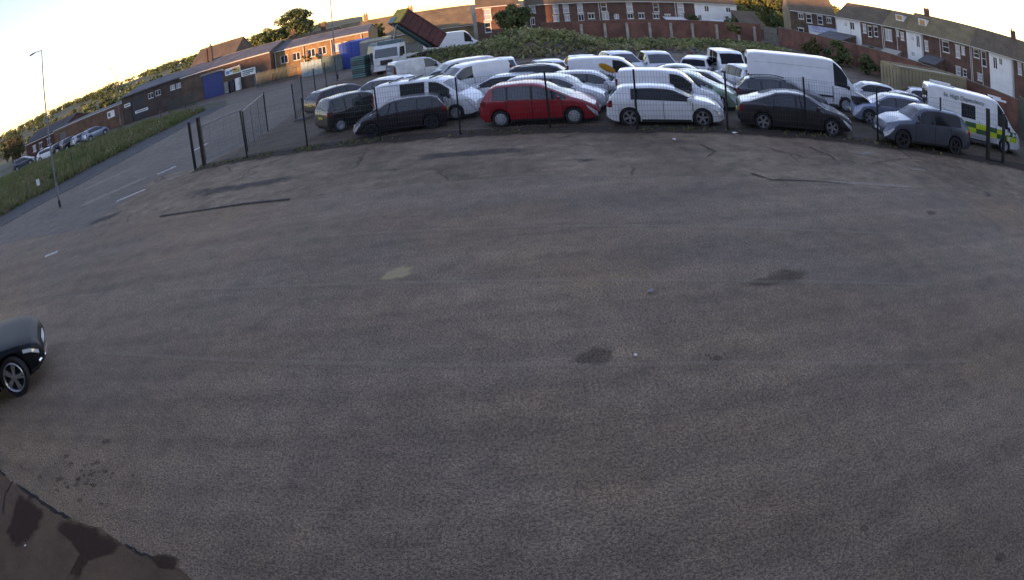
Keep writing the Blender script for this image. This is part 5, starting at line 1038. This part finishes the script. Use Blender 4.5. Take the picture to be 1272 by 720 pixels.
for sd in (-1, 1):
    q = MB(); q.b2((-3.075, sd*.12+(0 if sd > 0 else -.62), 1.45), (-3.052, sd*.12+(.62 if sd > 0 else 0), 2.15)); q.build('rear_window', GL2, am)
text('N. High Dependency', .30, am, (-.80, -1.0, 2.20), (R(90), 0, 0), mat('dark_lettering', (.03, .10, .10), .5))
# near car at the left frame edge
ns, nf = make_car('near_car', 'nearsuv', mat('paint_black_teal', (.006, .009, .011), .42, 0, .1, 2, spec=.18), -12.05, 7.85, 38, 'black car with silver twin spoke wheel, cut by the left edge of the frame', 'car', 1.15, 'alloy_big', detail=1, clad=True, steer=-12)
sp = nf['side_patch']
q = MB(); q.tube([(2.16, -.82, .42), (2.31, -.55, .40), (2.35, 0, .40), (2.31, .55, .40), (2.16, .82, .42)], .03, 6); q.build('bumper_strip', CHROME, ns)
# cars by the far workshop
for i, (x, y, h, sh, pm, lab, c_) in enumerate([(-48.9, 68.0, 65, 'mpv', P_BLUEG, 'silver blue car parked against the orange brick workshop, rightmost of the row', 'car'), (-51.3, 67.9, 65, 'hatch', P_SILVER, 'silver car parked second from the right by the orange brick workshop', 'car'), (-53.6, 67.9, 65, 'mpv', P_NAVY, 'dark car parked third from the right by the orange brick workshop', 'car'), (-55.9, 67.8, 65, 'hatch', P_BLACK, 'black car at the left end of the row by the orange brick workshop', 'car'), (-57.6, 66.4, 20, 'hatch', P_WHITE, 'white car parked before the grey shutter of the orange brick workshop', 'car'), (-65.5, 68.5, 30, 'mpv', P_GREY, 'grey green car in front of the dark red brick building', 'car')]):
    make_car('parked_car', sh, pm, x, y, h, lab, c_, 1.0, 'steel', group='cars by the far workshops', detail=0, plates=False)
# ------------------------------------------------------------------ lorries behind the lot
M_TRED = mat('tipper_red', (.15, .035, .035), .6, 0, .3, 1.2); M_TYEL = mat('tipper_yellow', (.50, .29, .015), .6, 0, .2, 1.5); M_TTEAL = mat('tipper_teal', (.05, .20, .20), .6); M_CHAS = mat('lorry_chassis', (.05, .035, .03), .8); M_CAB = mat('lorry_cab_white', (.62, .65, .64), .4, 0, .15, 1.5); M_CABG = mat('lorry_cab_teal', (.05, .12, .12), .45, 0, .2, 2)
tp = empty('tipper_lorry', (-7.0, 56.3, 0), R(212)); tag(tp, 'tipper lorry with its dark red and yellow body tipped up', 'lorry')
p = MB(); p.b2((-3.2, -.45, .75), (1.1, .45, 1.05)); p.b2((-3.3, -1.05, .80), (-2.7, 1.05, .95)); p.build('chassis', M_CHAS, tp)
th = R(40); Rm = Matrix.Translation((-2.9, 0, 1.35)) @ Matrix.Rotation(-th, 4, 'Y')
tb = empty('tipping_body', (0, 0, 0)); tb.parent = tp; tb.matrix_local = Rm
BL, BW, BH = 4.3, 2.2, 1.35
p = MB(); p.b2((0, -BW/2, 0), (BL, BW/2, .10)); p.build('floor_plate', M_TRED, tb); p = MB(); p.b2((0, -BW/2, .10), (BL, -BW/2+.07, BH)); p.build('side_plate', M_TRED, tb); p = MB(); p.b2((0, BW/2-.07, .10), (BL, BW/2, BH)); p.build('side_plate', M_TRED, tb)
p = MB(); p.b2((BL, -BW/2, 0), (BL+.08, BW/2, BH+.15)); p.build('headboard', M_TYEL, tb)
p = MB(); p.b2((BL+.085, -BW/2+.1, .0), (BL+.14, .1, .6)); p.b2((.3, -.5, -.16), (BL-.2, -.3, -.01)); p.b2((.3, .3, -.16), (BL-.2, .5, -.01)); p.build('subframe', M_TTEAL, tb)
for k in range(8):
    for sd in (-1, 1): p = MB(); p.b2((.12+k*.55, sd*BW/2-.0 if sd > 0 else -BW/2-.07, .05), (.22+k*.55, sd*BW/2+.07 if sd > 0 else -BW/2, BH)); p.build('rib', M_TRED, tb)
for sd in (-1, 1): p = MB(); p.b2((0, sd*BW/2-.06, BH), (BL, sd*BW/2+.06, BH+.09)); p.build('top_rail', M_TYEL if sd < 0 else M_TRED, tb)
p = MB(); p.b2((-.08, -BW/2, 0), (-.01, BW/2, BH)); p.build('tailgate', M_TRED, tb)
p = MB(); p.tube([(1.0, 0, 1.0), (Rm @ Vector((4.0, 0, 0)))], .09, 8); p.build('ram', M_GALV, tp)
# cab
p = MB(); CX = 1.9; prof = [(3.0-CX, .75), (4.45-CX, .75), (4.55-CX, 1.55), (4.35-CX, 2.45), (4.15-CX, 2.62), (3.0-CX, 2.62)]
k = len(p.v); p.v += [(x_, -1.15, z_) for x_, z_ in prof]+[(x_, 1.15, z_) for x_, z_ in prof]; n = len(prof)
for i in range(n): p.f.append((k+i, k+n+i, k+n+(i+1) % n, k+(i+1) % n)); p.mi.append(0)
p.f.append(tuple(k+i for i in range(n))); p.f.append(tuple(k+n+i for i in reversed(range(n)))); p.mi += [0, 0]
cb = p.build('cab', M_CABG, tp)
p = MB(); p.face([(2.630, -1.02, 1.66), (2.630, 1.02, 1.66), (2.485, .98, 2.40), (2.485, -.98, 2.40)]); p.build('windscreen', GLASS, cb)
for sd in (-1, 1): p = MB(); p.face([(1.400, sd*1.156, 1.65), (2.400, sd*1.156, 1.65), (2.300, sd*1.156, 2.35), (1.400, sd*1.156, 2.35)]); p.build('side_window', GLASS, cb); p = MB(); p.b2((2.400, sd*1.28-.1, 1.6), (2.520, sd*1.28+.1, 2.2)); p.build('mirror', TRIM, cb); p = MB(); p.b2((2.600, sd*.85-.2, .82), (2.660, sd*.85+.2, 1.0)); p.build('headlight', LAMP, cb)
p = MB(); p.b2((2.560, -.75, 1.05), (2.680, .75, 1.45)); p.build('grille', TRIM, cb); p = MB(); p.b2((2.500, -1.18, .45), (2.760, 1.18, .78)); p.build('bumper', M_CAB, cb)
me_t, me_r = wheel_meshes(.48, 'steel', .3)
for x_ in (1.8, -1.2, -2.4):
    for sd in (-1, 1): w_ = put('wheel', me_t, tp, (x_, sd*.98, .48)); w_.rotation_euler.z = 0 if sd < 0 else pi; put('rim', me_r, w_)
# recovery truck standing in front of it
rt_ = empty('recovery_truck', (-7.5, 53.6, 0), R(258)); tag(rt_, 'white and teal recovery truck facing the lot beside the tipped lorry', 'lorry')
p = MB(); p.b2((-4.2, -.45, .7), (1.0, .45, .95)); p.build('chassis', M_CHAS, rt_); p = MB(); p.b2((-4.4, -1.1, .96), (-.75, 1.1, 1.08)); p.build('flatbed', M_GALV, rt_)
p = MB(); prof = [(-.6, .6), (1.05, .6), (1.15, 1.35), (.92, 2.2), (.70, 2.42), (-.6, 2.42)]; n = len(prof); p.v += [(x_, -1.08, z_) for x_, z_ in prof]+[(x_, 1.08, z_) for x_, z_ in prof]
for i in range(n): p.f.append((i, n+i, n+(i+1) % n, (i+1) % n)); p.mi.append(0)
p.f += [tuple(range(n)), tuple(n+i for i in reversed(range(n)))]; p.mi += [0, 0]; cb = p.build('cab', M_CAB, rt_)
p = MB(); p.face([(1.14, -.98, 1.42), (1.14, .98, 1.42), (.945, .92, 2.16), (.945, -.92, 2.16)]); p.build('windscreen', GLASS, cb)
for sd in (-1, 1):
    p = MB(); p.face([(-.3, sd*1.086, 1.4), (.9, sd*1.086, 1.4), (.75, sd*1.086, 2.1), (-.3, sd*1.086, 2.1)]); p.build('side_window', GLASS, cb); p = MB(); p.b2((.95, sd*1.25-.1, 1.35), (1.05, sd*1.25+.1, 1.95)); p.build('mirror', TRIM, cb); p = MB(); p.b2((1.08, sd*.8-.2, .75), (1.14, sd*.8+.2, .95)); p.build('headlight', LAMP, cb)
p = MB(); p.b2((1.0, -1.1, .35), (1.25, 1.1, .62)); p.build('bumper', M_CAB, cb); p = MB(); p.b2((1.06, -.5, .80), (1.16, .5, 1.2)); p.build('grille', TRIM, cb)
p = MB(); p.b2((-.62, -1.0, 2.45), (.1, 1.0, 2.75)); p.build('beacon_box', M_CABG, cb)
p = MB()
for sd in (-1, 1): p.tube([(-.8, sd*1.0, 1.0), (-.8, sd*1.0, 2.7)], .05, 6)
p.tube([(-.8, -1, 2.7), (-.8, 1, 2.7)], .05, 6); p.build('head_frame', M_GALV, rt_)
for x_ in (.35, -3.0):
    for sd in (-1, 1): w_ = put('wheel', me_t, rt_, (x_, sd*.92, .48)); w_.rotation_euler.z = 0 if sd < 0 else pi; put('rim', me_r, w_)
for i in range(5):
    o = empty('plastic_crate', (-10.1, 54.2, .02+i*.36), R(-15)); tag(o, ['teal slatted crate at the bottom of its stack left of the recovery truck', 'teal slatted crate second from the bottom of the stack', 'teal slatted crate in the middle of its stack left of the recovery truck', 'teal slatted crate second from the top of the stack', 'teal slatted crate topmost of its stack left of the recovery truck'][i], 'crate', 'stacked teal crates')
    for z_ in (.03, .20): p = MB(); p.b2((-.62, -.6, z_), (.62, .6, z_+.11)); p.build('slat', M_CABG if i % 2 else M_TTEAL, o)
    p = MB(); p.b2((-.58, -.56, 0), (.58, .56, .345)); p.build('liner', M_DKGREEN, o)
# van with a dark lettered back, and the white high van beyond
sv, sf = make_car('parked_van', 'smallvan', P_WHITE2, -4.3, 43.6, 28, 'cream white van with a dark lettered rear panel in front of the recovery truck', 'van', .92, 'steel', group=LOTG)
q = MB(); q.b2((-2.245, -.80, .72), (-2.222, .80, 1.62)); sg = q.build('rear_panel', mat('rear_panel_grey', (.10, .115, .145), .5), sv)
q = MB()
for k in range(5): q.b2((-2.256, .55-.22*k-.15, .95), (-2.246, .55-.22*k, 1.09))
for k in range(4): q.b2((-2.256, .50-.16*k-.11, 1.30), (-2.246, .50-.16*k, 1.40))
q.build('lettering', mat('panel_letter', (.40, .44, .50), .5), sg)['kind'] = 'stuff'
make_car('parked_van', 'bigvan', P_WHITE, -3.2, 64.5, 2, 'tall white van parked behind the mound right of the tipped lorry', 'van', .88, 'steel', detail=0)
